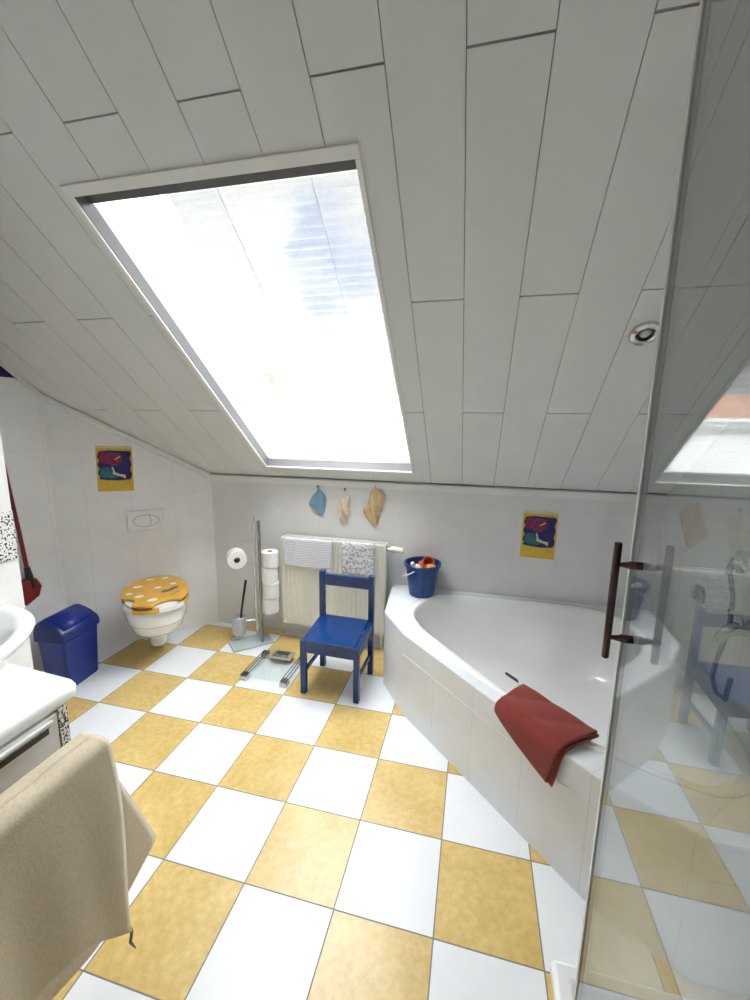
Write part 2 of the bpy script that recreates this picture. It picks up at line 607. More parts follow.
X0, X1, S0 = XL - .15, XR + .12, -0.12
T0, T1 = 0.006, 0.44
slab(m, X0, S0, SX0, S_END + .15, T0, T1)
slab(m, SX1, S0, X1, S_END + .15, T0, T1)
slab(m, SX0, S0, SX1, SS0, T0, T1)
slab(m, SX0, SS1, SX1, S_END + .15, T0, T1)
m.box(X0, YF - .1, ZFLAT + .004, X1, YFLAT + .004, ZFLAT + .1)
ceil = struct(m.build('ceiling', 'gap', smooth=False))
m = MB()
rows = {0: [0.64, -0.41], 1: [1.146, 0.113]}
k0 = -11
for k in range(k0, 9):
    xa, xb = 0.56 + 0.2 * k, 0.76 + 0.2 * k
    xa, xb = max(xa, X0), min(xb, X1)
    if xb - xa < 0.02:
        continue
    par = (k - 1) % 2            # plank .76-.96 (k=1) has its joint at y=.64
    js = sorted([(YB - y) / CA for y in rows[par]])
    cuts = [0.010] + [j for j in js if j < S_END] + [S_END]
    for sa, sb in zip(cuts, cuts[1:]):
        ga = 0.0014
        ra = (xa + ga, sa + 0.003, xb - ga, sb - 0.003)
        rects = [ra]
        if ra[0] < SX1 and ra[2] > SX0 and ra[1] < SS1 and ra[3] > SS0:
            rects = []
            if ra[1] < SS0:
                rects.append((ra[0], ra[1], ra[2], SS0))
            if ra[3] > SS1:
                rects.append((ra[0], SS1, ra[2], ra[3]))
            lo, hi = max(ra[1], SS0), min(ra[3], SS1)
            if ra[0] < SX0:
                rects.append((ra[0], lo, SX0, hi))
            if ra[2] > SX1:
                rects.append((SX1, lo, ra[2], hi))
        for r in rects:
            slab(m, r[0], r[1], r[2], r[3], 0.0, 0.0058)
m.box(X0, YF, ZFLAT - .003, X1, YFLAT - .003, ZFLAT + .003)
pl = m.build('plank_cladding', 'plank', ceil, smooth=False)

# trims where the walls meet the ceiling
m = MB()
m.box(-0.93, YB - .022, KNEE - .048, XR, YB, KNEE - .006)
struct(m.build('trim_1', 'trim', smooth=False))
m = MB()
n_in = Vector((.7071, -.7071)) * .014
p0, p1 = cA, cB
q0, q1 = cA + n_in, cB + n_in
m.hexa([(p0.x, p0.y, zc(p0.y) - .045), (p1.x, p1.y, zc(p1.y) - .045), (q1.x, q1.y, zc(q1.y) - .045), (q0.x, q0.y, zc(q0.y) - .045),
        (p0.x, p0.y, zc(p0.y) - .014), (p1.x, p1.y, zc(p1.y) - .014), (q1.x, q1.y, zc(q1.y) - .013), (q0.x, q0.y, zc(q0.y) - .013)])
struct(m.build('trim_2', 'trim', smooth=False))
m = MB()
ya, yb = 1.02, -0.1
m.hexa([(XL, ya, zc(ya) - .036), (XL + .014, ya, zc(ya) - .036), (XL + .014, yb, zc(yb) - .036), (XL, yb, zc(yb) - .036),
        (XL, ya, zc(ya) - .006), (XL + .014, ya, zc(ya) - .006), (XL + .014, yb, zc(yb) - .006), (XL, yb, zc(yb) - .006)])
struct(m.build('trim_3', 'trim', smooth=False))

# ------------------------------------------------------------------ skylight (window_1)
win = bpy.data.objects.new('window_1', None)
COL.objects.link(win)
win.location = cs(0.13, 1.0, 0)
struct(win)
bpy.context.view_layer.update()
WI = Matrix.Translation(-win.location)


def wpart(mm, name, mat, **kw):
    bmesh.ops.transform(mm.bm, matrix=WI, verts=mm.bm.verts[:])
    return mm.build(name, mat, win, **kw)


def ring(mm, x0, s0, x1, s1, wd, n0, n1):
    slab(mm, x0, s0, x1, s0 + wd, n0, n1)
    slab(mm, x0, s1 - wd, x1, s1, n0, n1)
    slab(mm, x0, s0 + wd, x0 + wd, s1 - wd, n0, n1)
    slab(mm, x1 - wd, s0 + wd, x1, s1 - wd, n0, n1)


m = MB()
slab(m, -0.405, 0.127, 0.660, 0.147, -0.010, 0.0)
slab(m, -0.405, 1.856, 0.660, 1.893, -0.010, 0.0)
slab(m, -0.405, 0.147, -0.384, 1.856, -0.010, 0.0)
slab(m, 0.643, 0.147, 0.660, 1.856, -0.010, 0.0)
wpart(m, 'window_frame', 'trim', smooth=False, bevel=.002)
m = MB(); ring(m, SX0 - .002, SS0 - .002, SX1 + .002, SS1 + .002, 0.006, 0.0, 0.058); wpart(m, 'shaded_lining', 'lining', smooth=False)  # lower part of the white lining, coloured dark for its shade
m = MB(); ring(m, SX0 - .002, SS0 - .002, SX1 + .002, SS1 + .002, 0.006, 0.058, 0.45); wpart(m, 'lining', 'sash', smooth=False)
m = MB(); ring(m, SX0 + .006, SS0 + .006, SX1 - .006, SS1 - .006, 0.040, 0.37, 0.43); wpart(m, 'sash', 'sash', smooth=False, bevel=.003)
m = MB(); ring(m, SX0 + .050, SS0 + .050, SX1 - .050, SS1 - .050, 0.007, 0.385, 0.392); wpart(m, 'sash_gasket', 'cord', smooth=False)
m = MB(); slab(m, SX0 + .04, SS0 + .04, SX1 - .04, SS1 - .04, 0.400, 0.406); wpart(m, 'pane', 'pane', smooth=False)

# pleated blind inside the reveal
bl = thing('pleated_blind', 'sheer white pleated blind filling the sloping roof window', 'blind', cs(0.13, SS0, 0.07))
BI = Matrix.Translation(-bl.location)


def bpart(mm, name, mat, **kw):
    bmesh.ops.transform(mm.bm, matrix=BI, verts=mm.bm.verts[:])
    return mm.build(name, mat, bl, **kw)


bx0, bx1 = SX0 + .005, SX1 - .005
sa, sb = SS0 + .010, SS1 - .050
ss = []
s = sa
while s < sb:
    ss.append(s)
    s += 0.010 if s < 0.52 else 0.019
m = MB()
for i in range(len(ss) - 1):
    h0, h1 = (0.062, 0.067) if i % 2 == 0 else (0.067, 0.062)
    m.face([cs(bx0, ss[i], h0), cs(bx1, ss[i], h0), cs(bx1, ss[i + 1], h1), cs(bx0, ss[i + 1], h1)])
    if i % 2 == 0:      # extra strip added to darken each pleat line in place of fold shading
        m.face([cs(bx0, ss[i], .0615), cs(bx1, ss[i], .0615), cs(bx1, ss[i] + .006, .0625), cs(bx0, ss[i] + .006, .0625)])
bpart(m, 'pleated_fabric', 'blind', smooth=False)
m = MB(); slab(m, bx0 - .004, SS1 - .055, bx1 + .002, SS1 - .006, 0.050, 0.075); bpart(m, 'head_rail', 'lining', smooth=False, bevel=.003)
m = MB(); slab(m, bx0, SS0 + .004, bx1, SS0 + .012, 0.064, 0.084); bpart(m, 'bottom_rail', 'trim', smooth=False, bevel=.003)
for x in (-0.20, 0.13, 0.47):
    bpart(MB().tube([cs(x, SS0 + .02, 0.058), cs(x, SS1 - .04, 0.058)], 0.0014, 6), 'cord', 'cord')

# the neighbouring house far outside, seen faintly through the blind
hs = thing('street_house', 'pale house with orange tiled roof far outside, beyond the roof window', 'house', (-5.9, 15.8, -4.9), -0.12)
m = MB(); m.box(-4.0, -2.5, 0, 4.0, 2.5, 6.0); m.build('wall', 'render', hs, smooth=False)
m = MB()
m.loft([[(-4.4, -2.9, 5.9), (-4.4, 0, 7.7), (-4.4, 2.9, 5.9)], [(4.4, -2.9, 5.9), (4.4, 0, 7.7), (4.4, 2.9, 5.9)]])
m.build('roof', 'roof', hs, smooth=False)
for x in (-2.4, 0, 2.4):
    MB().box(x - .45, -2.53, 3.9, x + .45, -2.49, 5.2).build('window', 'house_glass', hs, smooth=False)
MB().box(-2.0, -.3, 6.8, -1.5, .3, 8.6).build('chimney', 'roof', hs, smooth=False)

# ------------------------------------------------------------------ bathtub
ZD = 0.48
tub = thing('bathtub', 'white corner bathtub with tiled front and wide deck under the sloping ceiling', 'bathtub', (1.4, 1.0, 0))
TI = Matrix.Translation((-1.4, -1.0, 0))


def tpart(mm, name, mat, parent=None, **kw):
    bmesh.ops.transform(mm.bm, matrix=TI, verts=mm.bm.verts[:])
    return mm.build(name, mat, tub, **kw)


deck = [(0.512, YB - .001), (0.551, 1.257), (0.707, 1.015), (1.476, 0.240), (1.723, 0.078), (1.84, 0.080), (XR - .001, 0.10), (XR - .001, YB - .001)]
inner0 = [(0.923, 1.588), (0.84, 1.553), (0.772, 1.468), (0.735, 1.37), (0.728, 1.275), (0.757, 1.19), (0.811, 1.095), (0.896, 0.995),
          (0.985, 0.893), (1.12, 0.747), (1.264, 0.600), (1.41, 0.468), (1.55, 0.385), (1.68, 0.325), (1.81, 0.295), (1.92, 0.36),
          (1.985, 0.54), (2.01, 0.85), (2.01, 1.05), (1.995, 1.25), (1.955, 1.42), (1.875, 1.545), (1.74, 1.605), (1.58, 1.618), (1.40, 1.615), (1.22, 1.610), (1.06, 1.605)]


def resample(poly, n):
    pts = [Vector(p) for p in poly]
    # Catmull-Rom then even arc length
    dense = []
    L = len(pts)
    for i in range(L):
        p0, p1, p2, p3 = pts[i - 1], pts[i], pts[(i + 1) % L], pts[(i + 2) % L]
        for k in range(12):
            u = k / 12
            dense.append(0.5 * ((2 * p1) + (-p0 + p2) * u + (2 * p0 - 5 * p1 + 4 * p2 - p3) * u * u + (-p0 + 3 * p1 - 3 * p2 + p3) * u ** 3))
    acc = [0]
    for i in range(len(dense)):
        acc.append(acc[-1] + (dense[(i + 1) % len(dense)] - dense[i]).length)
    out, j = [], 0
    for k in range(n):
        tgt = acc[-1] * k / n
        while acc[j + 1] < tgt:
            j += 1
        f = (tgt - acc[j]) / max(1e-9, acc[j + 1] - acc[j])
        out.append(dense[j].lerp(dense[(j + 1) % len(dense)], f))
    return out


NB = 96
inner = resample(inner0, NB)
bc = Vector((1.36, 1.08))


def bring(sc, z, shift=Vector((0, 0)), pinch=0.0, grow=0.0):
    out = []
    for p in inner:
        d = p - bc
        r = d.length
        q = bc + shift + d * sc + d.normalized() * grow
        a = math.atan2(d.y, d.x)
        if pinch:   # arm rests swelling in from the back and the right
            for ang, amp in ((math.radians(62), 1.0), (math.radians(-8), .5)):
                da = (a - ang + PI) % (2 * PI) - PI
                q -= d.normalized() * pinch * amp * math.exp(-(da / 0.33) ** 2)
        out.append((q.x, q.y, z))
    return out


# deck ring: outer polygon resampled by direction to match the inner ring
def ray_poly(c, d, poly):
    best = None
    for i in range(len(poly)):
        a, b = Vector(poly[i]), Vector(poly[(i + 1) % len(poly)])
        e = b - a
        den = d.x * e.y - d.y * e.x
        if abs(den) < 1e-9:
            continue
        t_ = ((a.x - c.x) * e.y - (a.y - c.y) * e.x) / den
        u_ = ((a.x - c.x) * d.y - (a.y - c.y) * d.x) / den
        if t_ > 0 and -1e-6 <= u_ <= 1 + 1e-6 and (best is None or t_ < best):
            best = t_
    return c + d * best


outer = [ray_poly(bc, (p - bc).normalized(), deck) for p in inner]
# snap nearest directions onto the corners
for cpt in deck:
    j = min(range(NB), key=lambda i: (outer[i] - Vector(cpt)).length)
    outer[j] = Vector(cpt)
# tiled front with the deck: outer skin and the deck top up to the tub rim
m = MB()
rim_o = [p + (p - bc).normalized() * 0.045 for p in inner]
rings_ = [[(p.x, p.y, 0) for p in outer], [(p.x, p.y, ZD - .006) for p in outer],
          [(p.x - (p - bc).normalized().x * .006, p.y - (p - bc).normalized().y * .006, ZD) for p in outer],
          [(p.x, p.y, ZD) for p in rim_o], [(p.x, p.y, ZD - .05) for p in rim_o]]
m.loft(rings_, cap0=False, cap1=False)
surround_bm = m
tpart(m, 'tiled_surround', 'bath_tile', ang=30)
# tub shell
m = MB()
R = [bring(1, ZD - .03, grow=.052), bring(1, ZD + .001, grow=.052), bring(1, ZD + .004, grow=.048), bring(1, ZD + .005, grow=.03),
     bring(1, ZD + .003, grow=.010), bring(1, ZD - .004), bring(.985, ZD - .03), bring(.965, ZD - .08, pinch=.02),
     bring(.93, ZD - .15, Vector((.0, -.005)), pinch=.05), bring(.88, ZD - .24, Vector((.01, -.01)), pinch=.07),
     bring(.82, ZD - .32, Vector((.015, -.015)), pinch=.075), bring(.74, ZD - .365, Vector((.015, -.015)), pinch=.07),
     bring(.62, ZD - .385, Vector((.015, -.015)), pinch=.05), bring(.3, ZD - .395, Vector((.015, -.015)), pinch=.02), bring(.02, ZD - .398, Vector((.015, -.015)))]
m.loft(R, cap0=False, cap1=True)
tpart(m, 'tub_shell', 'acrylic', ang=60)
# tile joints and the ledge line on the front
m = MB()
f0, f1 = Vector((0.707, 1.015)), Vector((1.476, 0.240))
fd = (f1 - f0).normalized()
fn_ = Vector((fd.y, -fd.x))
if fn_.dot(Vector((-1, -1))) < 0:
    fn_ = -fn_


def fbar(mm, u0, u1, z0, z1, th=.0015):
    a, b = f0 + fd * u0, f0 + fd * u1
    o_ = fn_ * th
    i_ = -fn_ * .004
    mm.hexa([(*(a + i_), z0), (*(b + i_), z0), (*(b + o_), z0), (*(a + o_), z0), (*(a + i_), z1), (*(b + i_), z1), (*(b + o_), z1), (*(a + o_), z1)])


FLen = (f1 - f0).length
fbar(m, 0.0, FLen - .01, .357, .361)
e0, e1 = Vector((0.551, 1.257)), f0
tpart(m, 'ledge_strip', 'counter', smooth=False)
# drain
m = MB(); m.lathe([(.0, .004), (.026, .004), (.030, .0)], (1.375, 1.065, ZD - .396), 20, cap0=False, cap1=False)
tpart(m, 'drain', 'chrome')

# fittings on the right-hand wall over the tub, seen through the shower glass
fx = thing('bath_mixer', 'chrome bath mixer with spout on the right wall above the tub', 'tap', (XR - .001, 0.775, 0.81))
MB().lathe([(.045, 0), (.045, .012), (.030, .02), (.022, .05)], (0, 0, 0), 24, rot_to((-1, 0, 0))).build('wall_rosette', 'chrome', fx)
MB().tube([(-.03, 0, 0), (-.06, .006, .0), (-.08, .015, -.015), (-.10, .025, -.05), (-.105, .03, -.085)], [.026, .026, .024, .020, .018], 14).build('spout', 'chrome', fx)
MB().tube([(-.05, 0, .02), (-.06, 0, .06), (-.10, .0, .075)], [.012, .010, .008], 10).build('lever', 'chrome', fx)
ov = thing('overflow_knob', 'round chrome knob on the right wall left of the bath spout', 'knob', (XR - .001, 1.19, 0.795))
MB().lathe([(.046, 0), (.046, .014), (.036, .022), (.0, .024)], (0, 0, 0), 24, rot_to((-1, 0, 0)), cap1=False).build('rosette', 'darkchrome', ov)
MB().box(-.045, -.006, -.03, -.02, .006, .03).build('grip', 'chrome', ov, bevel=.003)
hh = thing('shower_hose', 'long dark shower hose hanging from a round chrome wall outlet on the right wall', 'shower', (XR - .001, 0.915, 1.05))
MB().lathe([(.050, 0), (.050, .012), (.030, .02), (.022, .045), (.0, .048)], (0, 0, 0), 24, rot_to((-1, 0, 0)), cap1=False).build('wall_outlet', 'chrome', hh)
MB().tube([(-.035, 0, -.005), (-.045, 0, -.03), (-.045, 0, -.06)], [.014, .013, .011], 12).build('elbow', 'darkchrome', hh)
hp = [(-.045, -.010, -.055), (-.049, -.06, -.136), (-.054, -.078, -.24), (-.059, -.068, -.336), (-.069, -.058, -.423), (-.089, -.086, -.482), (-.109, -.165, -.508), (-.122, -.25, -.485), (-.11, -.24, -.40)]
MB().tube([tuple(p) for p in [Vector(h).lerp(Vector(hp[min(i + 1, len(hp) - 1)]), k / 4) for i, h in enumerate(hp) for k in range(4)]], .009, 10).build('hose', 'darkchrome', hh)

# ------------------------------------------------------------------ shower tray and glass door
tr_ = thing('shower_tray', 'low white shower tray on the floor under the glass door', 'shower tray', (1.75, -.43, 0))
TP = Matrix.Translation((-1.75, .43, 0))
m = MB()
o_ = [(1.325, -.90), (XR - .001, -.90), (XR - .001, .012), (1.335, .012)]


def inset(poly, d):
    cx = sum(p[0] for p in poly) / len(poly)
    cy = sum(p[1] for p in poly) / len(poly)
    return [(p[0] + (d if p[0] < cx else -d), p[1] + (d if p[1] < cy else -d)) for p in poly]


m.loft([[(*p, 0) for p in o_], [(*p, .035) for p in o_], [(*p, .045) for p in inset(o_, .008)], [(*p, .045) for p in inset(o_, .045)], [(*p, .022) for p in inset(o_, .065)], [(*p, .018) for p in inset(o_, .20)]])
bmesh.ops.transform(m.bm, matrix=TP, verts=m.bm.verts[:])
m.build('tray', 'acrylic', tr_, smooth=True, bevel=.006)
MB().lathe([(.04, 0), (.04, .004), (0, .005)], (0, 0, .018), 20, cap1=False).build('drain', 'chrome', tr_)

DX = 1.34
sd = thing('shower_door', 'frameless clear glass shower door with dark red bar handle', 'shower door', (DX, -.55, .05))
MB().box(0, -.36, .012, .008, .345, 2.26).build('glass_panel', 'shower_glass', sd, smooth=False)
m = MB()
m.box(-.003, .343, .012, .011, .352, 2.26)
m.box(.001, .352, .012, .006, .364, 2.26)
m.build('edge_seal', 'seal', sd, smooth=False, bevel=.0015)
MB().box(-.006, -.36, -.003, .014, .345, .014).build('bottom_seal', 'seal', sd, smooth=False, bevel=.003)
for z in (.22, 1.95):
    hg = MB().box(-.012, -.362, z, .020, -.30, z + .07).build('hinge', 'chrome', sd, smooth=False, bevel=.003)
hd = MB().tube([(-.042, .298, 1.108), (-.042, .298, 1.110), (-.042, .298, 1.334), (-.042, .298, 1.336)], [.0055, .0068, .0068, .0055], 16).build('handle', 'brown_red', sd)
for z in (1.150, 1.294):
    MB().tube([(-.040, .298, z), (-.022, .298, z), (-.0195, .298, z), (.001, .298, z)], [.0035, .0062, .0078, .0078], 14).build('standoff', 'brown_red', hd)
for z in (1.150, 1.294):
    MB().tube([(.007, .298, z), (.012, .298, z)], [.009, .008], 14).build('screw_cap', 'brushed', hd)

# ------------------------------------------------------------------ radiator
rd = thing('radiator', 'cream panel radiator under the washcloths on the back wall', 'radiator', (0.095, 1.69, 0.137))
RX = 0.385
YR = -.100                   # front face
m = MB()
npt = 176
prof = []
for i in range(npt + 1):
    x = -RX + .008 + (2 * RX - .016) * i / npt
    ph = (i / npt) * 22
    fr = ph - math.floor(ph)
    dd = 0.007 * (0.5 - 0.5 * math.cos(2 * PI * fr)) if 0.3 < ph < 21.7 else 0
    prof.append((x, YR + dd))


def rad_ring(z, k):
    return [(x, YR + (y - YR) * k, z) for x, y in prof] + [(RX - .008, YR + .018, z), (-RX + .008, YR + .018, z)]


m.loft([rad_ring(0, 0), rad_ring(.012, 0), rad_ring(.045, 1), rad_ring(.585, 1), rad_ring(.615, 0), rad_ring(.64, 0)])
m.build('front_panel', 'rad', rd, ang=50)
for i in range(22):
    m = MB()
    x = -RX + .025 + i * (2 * RX - .05) / 21
    m.lathe([(.0065, 0), (.0055, .003), (.0, .0045)], (x, YR, .035), 10, rot_to((0, -1, 0)), cap1=False)
    m.build('weld_spot', 'paper', rd)
MB().box(-RX + .008, -.028, .01, RX - .008, -.010, .635).build('rear_panel', 'rad', rd, smooth=False, bevel=.004)
for sx in (-1, 1):
    MB().box(min(sx * RX, sx * (RX - .007)), YR - .002, .0, max(sx * RX, sx * (RX - .007)), -.006, .655).build('side_cover', 'rad', rd, smooth=False, bevel=.002)
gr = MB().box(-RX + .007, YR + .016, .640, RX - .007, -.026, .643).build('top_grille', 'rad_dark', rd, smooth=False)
m = MB()
m.box(-RX + .007, YR - .002, .638, RX - .007, YR + .018, .655)
m.box(-RX + .007, -.028, .638, RX - .007, -.008, .655)
for i in range(50):
    x = -RX + .014 + i * (2 * RX - .028) / 49
    m.box(x - .003, YR + .016, .644, x + .003, -.026, .652)
m.build('grille_slat', 'rad', gr, smooth=False)
vv = MB().tube([(RX - .01, -.045, .615), (RX + .025, -.045, .615)], .011, 14).build('valve', 'chrome', rd)
MB().tube([(RX + .022, -.045, .615), (RX + .026, -.045, .615), (RX + .058, -.045, .615), (RX + .060, -.045, .615), (RX + .110, -.045, .613), (RX + .117, -.045, .613)],
          [.018, .022, .024, .021, .021, .014], 18).build('thermostat_head', 'rad', vv)
for sx in (-.28, .28):
    MB().box(sx - .015, -.012, .1, sx + .015, .023, .6).build('wall_bracket', 'rad_dark', rd, smooth=False)
MB().tube([(RX - .03, -.045, .01), (RX - .03, -.045, -.06), (RX - .03, -.045, -.15)], .009, 10).build('pipe', 'rad', rd)


def rad_cloth(name, mat, label, x0, x1, zl, zr, dip):
    """a cloth hung over the front top edge of the radiator; zl/zr hem heights"""
    zt = 0.137 + .655
    yf = 1.69 + YR

    def fn(u, v):
        x = x0 + (x1 - x0) * u
        hem = zl + (zr - zl) * u - dip * math.sin(PI * u)
        wav = .004 * math.sin(9 * u + 2 * v) * min(1, v * 2)
        if v < .2:
            k = v / .2
            return (x, yf + .012 - .017 * k, zt + .005 + .001 * math.sin(20 * u))
        if v < .3:
            k = (v - .2) / .1
            return (x, yf - .005 - .004 * math.sin(k * PI / 2), zt + .005 - .010 * k)
        k = (v - .3) / .7
        return (x + .006 * math.sin(6 * k) * (u - .5), yf - .0095 - abs(wav) - .003 * k, zt - .005 + (hem - zt + .005) * k)
    o = MB().grid(fn, 30, 30).build(name, mat, solid=.003)
    return tag(o, label, 'cloth', None)


rad_cloth('washing_cloth', 'cloth_lines', 'white cloth with thin grey lines hung on the radiator behind the toilet roll stand', -0.262, 0.100, .600, .597, .014)
rad_cloth('washing_cloth', 'cloth_rings', 'white cloth with grey swirls hung on the radiator right behind the blue chair', 0.176, 0.402, .578, .566, -.004)

# ------------------------------------------------------------------ washcloths on hooks


def hook(x, z, label):
    h = thing('wall_hook', label, 'hook', (x, YB, z), 0)
    MB().lathe([(.010, 0), (.010, .004), (.004, .006)], (0, 0, 0), 14, rot_to((0, -1, 0))).build('base', 'brushed', h)
    MB().tube([(0, -.004, 0), (0, -.020, -.004), (0, -.028, -.010), (0, -.030, .004), (0, -.029, .010)], [.0035, .0035, .0035, .0035, .003], 8).build('prong', 'darkchrome', h)
    return h


def washcloth(name, mat, label, hx, hz, outline, loop, folds, amp):
    t = thing(name, label, 'washcloth', (hx, YB, hz))
    pts = resample(outline, 60)
    c = sum(pts, Vector((0, 0))) / len(pts)
    m = MB()
    rings = []
    for r in (1.0, 1.0, .93, .8, .62, .42, .2, .03):
        ring_ = []
        for i, p in enumerate(pts):
            q = c + (p - c) * r
            a = 2 * PI * i / 60
            dep = .004 if len(rings) == 0 else .012 + amp * (1 - r * r) + .62 * amp * (1 - r ** 4) * math.sin(folds * (q.x * 1.0 + .25 * q.y) * 60)
            ring_.append((q.x, -dep, q.y))
        rings.append(ring_)
    m.loft(rings)
    m.build('cloth', mat, t, ang=70)
    MB().tube([(loop[0] - .004, -.012, loop[1]), (-.005, -.020, -.010), (0, -.024, -.004), (.005, -.020, -.010), (loop[0] + .004, -.012, loop[1])], .0026, 8).build('hanging_loop', mat, t)
    return t


hook(-.042, 1.160, 'small metal wall hook holding the pale blue washcloth')
hook(.158, 1.147, 'small metal wall hook holding the crumpled cream wash mitt')
hook(.378, 1.175, 'small metal wall hook holding the tan washcloth')
washcloth('washcloth', 'blue_terry', 'pale blue washcloth hanging on a hook above the radiator', -.042, 1.160,
          [(0, -.035), (.032, -.05), (.055, -.085), (.050, -.15), (.025, -.215), (-.03, -.175), (-.073, -.135), (-.04, -.07)], (.002, -.045), 1.0, .020)
washcloth('wash_mitt', 'cream_terry', 'narrow crumpled cream wash mitt between the blue and tan washcloths', .158, 1.147,
          [(.02, -.050), (.038, -.07), (.030, -.13), (.024, -.2), (-.012, -.25), (-.045, -.225), (-.052, -.17), (-.060, -.115), (-.034, -.08)], (.008, -.062), 2.2, .026)
washcloth('washcloth', 'tan_terry', 'tan yellow washcloth hanging nearest the bucket above the radiator end', .378, 1.175,
          [(0, -.010), (.035, -.03), (.070, -.07), (.055, -.13), (.037, -.19), (.008, -.28), (-.040, -.248), (-.088, -.177), (-.055, -.115), (-.03, -.045)], (0, -.018), 1.8, .026)


# ------------------------------------------------------------------ posters
def poster(label, loc, rz, tilt=0.0):
    t = thing('poster', label, 'poster', loc, rz)
    W_, H_ = .105, .310
    Rm = Matrix.Rotation(tilt, 4, 'Y')

    def P(poly, d0, d1, name, mat, par=t):
        mm = MB()
        mm.prism([(x, z) for x, z in poly], d0, d1, Rm @ Matrix(((1, 0, 0, 0), (0, 0, -1, 0), (0, 1, 0, 0), (0, 0, 0, 1))))
        return mm.build(name, mat, par, smooth=False)
    P([(-W_, 0), (W_, 0), (W_, H_), (-W_, H_)], .0, .0020, 'paper', 'poster_yellow')
    P([(-W_, H_ - .016), (W_, H_ - .016), (W_, H_), (-W_, H_)], .0020, .0024, 'top_margin', 'poster_cream')
    jag = [(-.094 + .006 * math.sin(i * 2.1), .085 + i * .0187 * 1.0) for i in range(11)]
    right = [(.094 + .005 * math.sin(i * 1.7), .275 - i * .0195) for i in range(11)]
    P(jag + [(-.03, .279), (.04, .276)] + right + [(.02, .072), (-.05, .078)], .0020, .0030, 'printed_field', 'poster_navy')
    P([(-.088, .200), (-.02, .180), (.045, .196), (.04, .258), (-.02, .266), (-.086, .264)], .0030, .0034, 'red_patch', 'poster_red')
    P([(-.086, .100), (-.02, .088), (.02, .098), (.0, .140), (-.04, .165), (-.086, .160)], .0030, .0034, 'teal_patch', 'poster_teal')
    # violet arc and cream strokes: an abstract swirl
    arc = [(-.004 + .046 * math.cos(a), .218 + .044 * math.sin(a)) for a in [math.radians(20 + 14 * i) for i in range(21)]]
    arc2 = [(-.004 + .036 * math.cos(a), .218 + .034 * math.sin(a)) for a in [math.radians(20 + 14 * i) for i in range(21)]]
    P(arc + arc2[::-1], .0034, .0038, 'arc', 'poster_violet')
    P([(.002, .214), (.030, .232), (.036, .240), (.028, .240), (.010, .226), (.0, .222)], .0038, .0042, 'dash', 'poster_light')
    P([(-.018, .172), (-.008, .160), (-.002, .132), (.026, .118), (.060, .112), (.058, .086), (.040, .098), (.008, .108), (-.016, .118), (-.012, .140), (-.020, .160)], .0034, .0038, 'cream_stroke', 'poster_light')
    P([(-.070, .128), (-.048, .150), (-.022, .148), (-.024, .142), (-.046, .142), (-.064, .124)], .0034, .0038, 'pale_stroke', 'poster_violet')
    P([(.058, .050), (.060, .050), (.061, .080), (.059, .080)], .0020, .0028, 'ink_line', 'motif')
    P([(.070, .268), (.072, .268), (.071, .306), (.069, .306)], .0024, .0030, 'ink_line', 'motif')
    P([(.078, .046), (.080, .046), (.079, .078), (.077, .078)], .0020, .0028, 'ink_line', 'motif')
    return t


poster('yellow bordered poster with blue and red print, on the back wall above the tub', (1.459, YB, .756), 0, .012)
dgx, dgy = -1.353, 1.260
poster('yellow bordered poster with blue and red print, on the slanted wall above the toilet', (dgx + .0000, dgy + .0140, 1.118), PI / 4, .025)
# picture tucked under the slope on the left wall, only its corner in view
m = MB()
pts = [(0.905, 1.830), (0.30, 1.822), (0.30, 2.24), (0.45, zc(.45) - .04), (0.895, zc(.895) - .038)]
m.loft([[(XL, y, z) for y, z in pts], [(XL + .004, y, z) for y, z in pts]])
o = m.build('poster', 'poster_navy', smooth=False)
tag(o, 'dark navy poster whose corner shows under the ceiling trim, high on the left wall', 'poster')

# ------------------------------------------------------------------ flush plate and toilet
fp = thing('flush_plate', 'white rectangular flush plate with two oval buttons on the slanted wall', 'flush plate', (-1.238, 1.389, .82), PI / 4)


def rrect(w_, h_, r, n=6, cx=0, cy=0):
    out = []
    for sx, sy, a0 in ((1, 1, 0), (-1, 1, 90), (-1, -1, 180), (1, -1, 270)):
        for i in range(n + 1):
            a = math.radians(a0 + 90 * i / n)
            out.append((cx + sx * (w_ - r) + r * math.cos(a), cy + sy * (h_ - r) + r * math.sin(a)))
    return out


XZ = Matrix(((1, 0, 0, 0), (0, 0, -1, 0), (0, 1, 0, 0), (0, 0, 0, 1)))   # (x, z, out)
m = MB()
rings = []
for w_, h_, d in ((.119, .076, 0), (.119, .076, .012), (.110, .067, .0185), (.085, .045, .0195)):
    rings.append([XZ @ Vector((x, y + .076, d)) for x, y in rrect(w_, h_, .014)])
m.loft(rings)
m.build('plate', 'porcelain', fp, ang=30)
m = MB()
el = [(.083 * math.cos(2 * PI * i / 48), .076 + .044 * math.sin(2 * PI * i / 48)) for i in range(48)]
m.prism(el, .0190, .0200, XZ)
m.build('button_gap', 'motif', fp, smooth=False)


def half(sgn):
    out = []
    for i in range(49):
        a = 2 * PI * i / 48
        x, y = .080 * math.cos(a), .0415 * math.sin(a)
        cut = .020 + .010 * (1 - (y / .042) ** 2)
        if sgn < 0:
            x = min(x, cut - .0015)
        else:
            x = max(x, cut + .0015)
        out.append((x, .076 + y))
    o2 = []
    for p in out:
        if not o2 or (Vector(p) - Vector(o2[-1])).length > 1e-4:
            o2.append(p)
    if (Vector(o2[0]) - Vector(o2[-1])).length < 1e-4:
        o2.pop()
    return o2


for sgn in (-1, 1):
    m = MB(); m.prism(half(sgn), .0200, .0232, XZ); m.build('button', 'porcelain', fp, smooth=False)

tl = thing('toilet', 'white wall-hung toilet with closed yellow lid on the slanted wall', 'toilet', (-1.231, 1.396, 0), PI / 4)


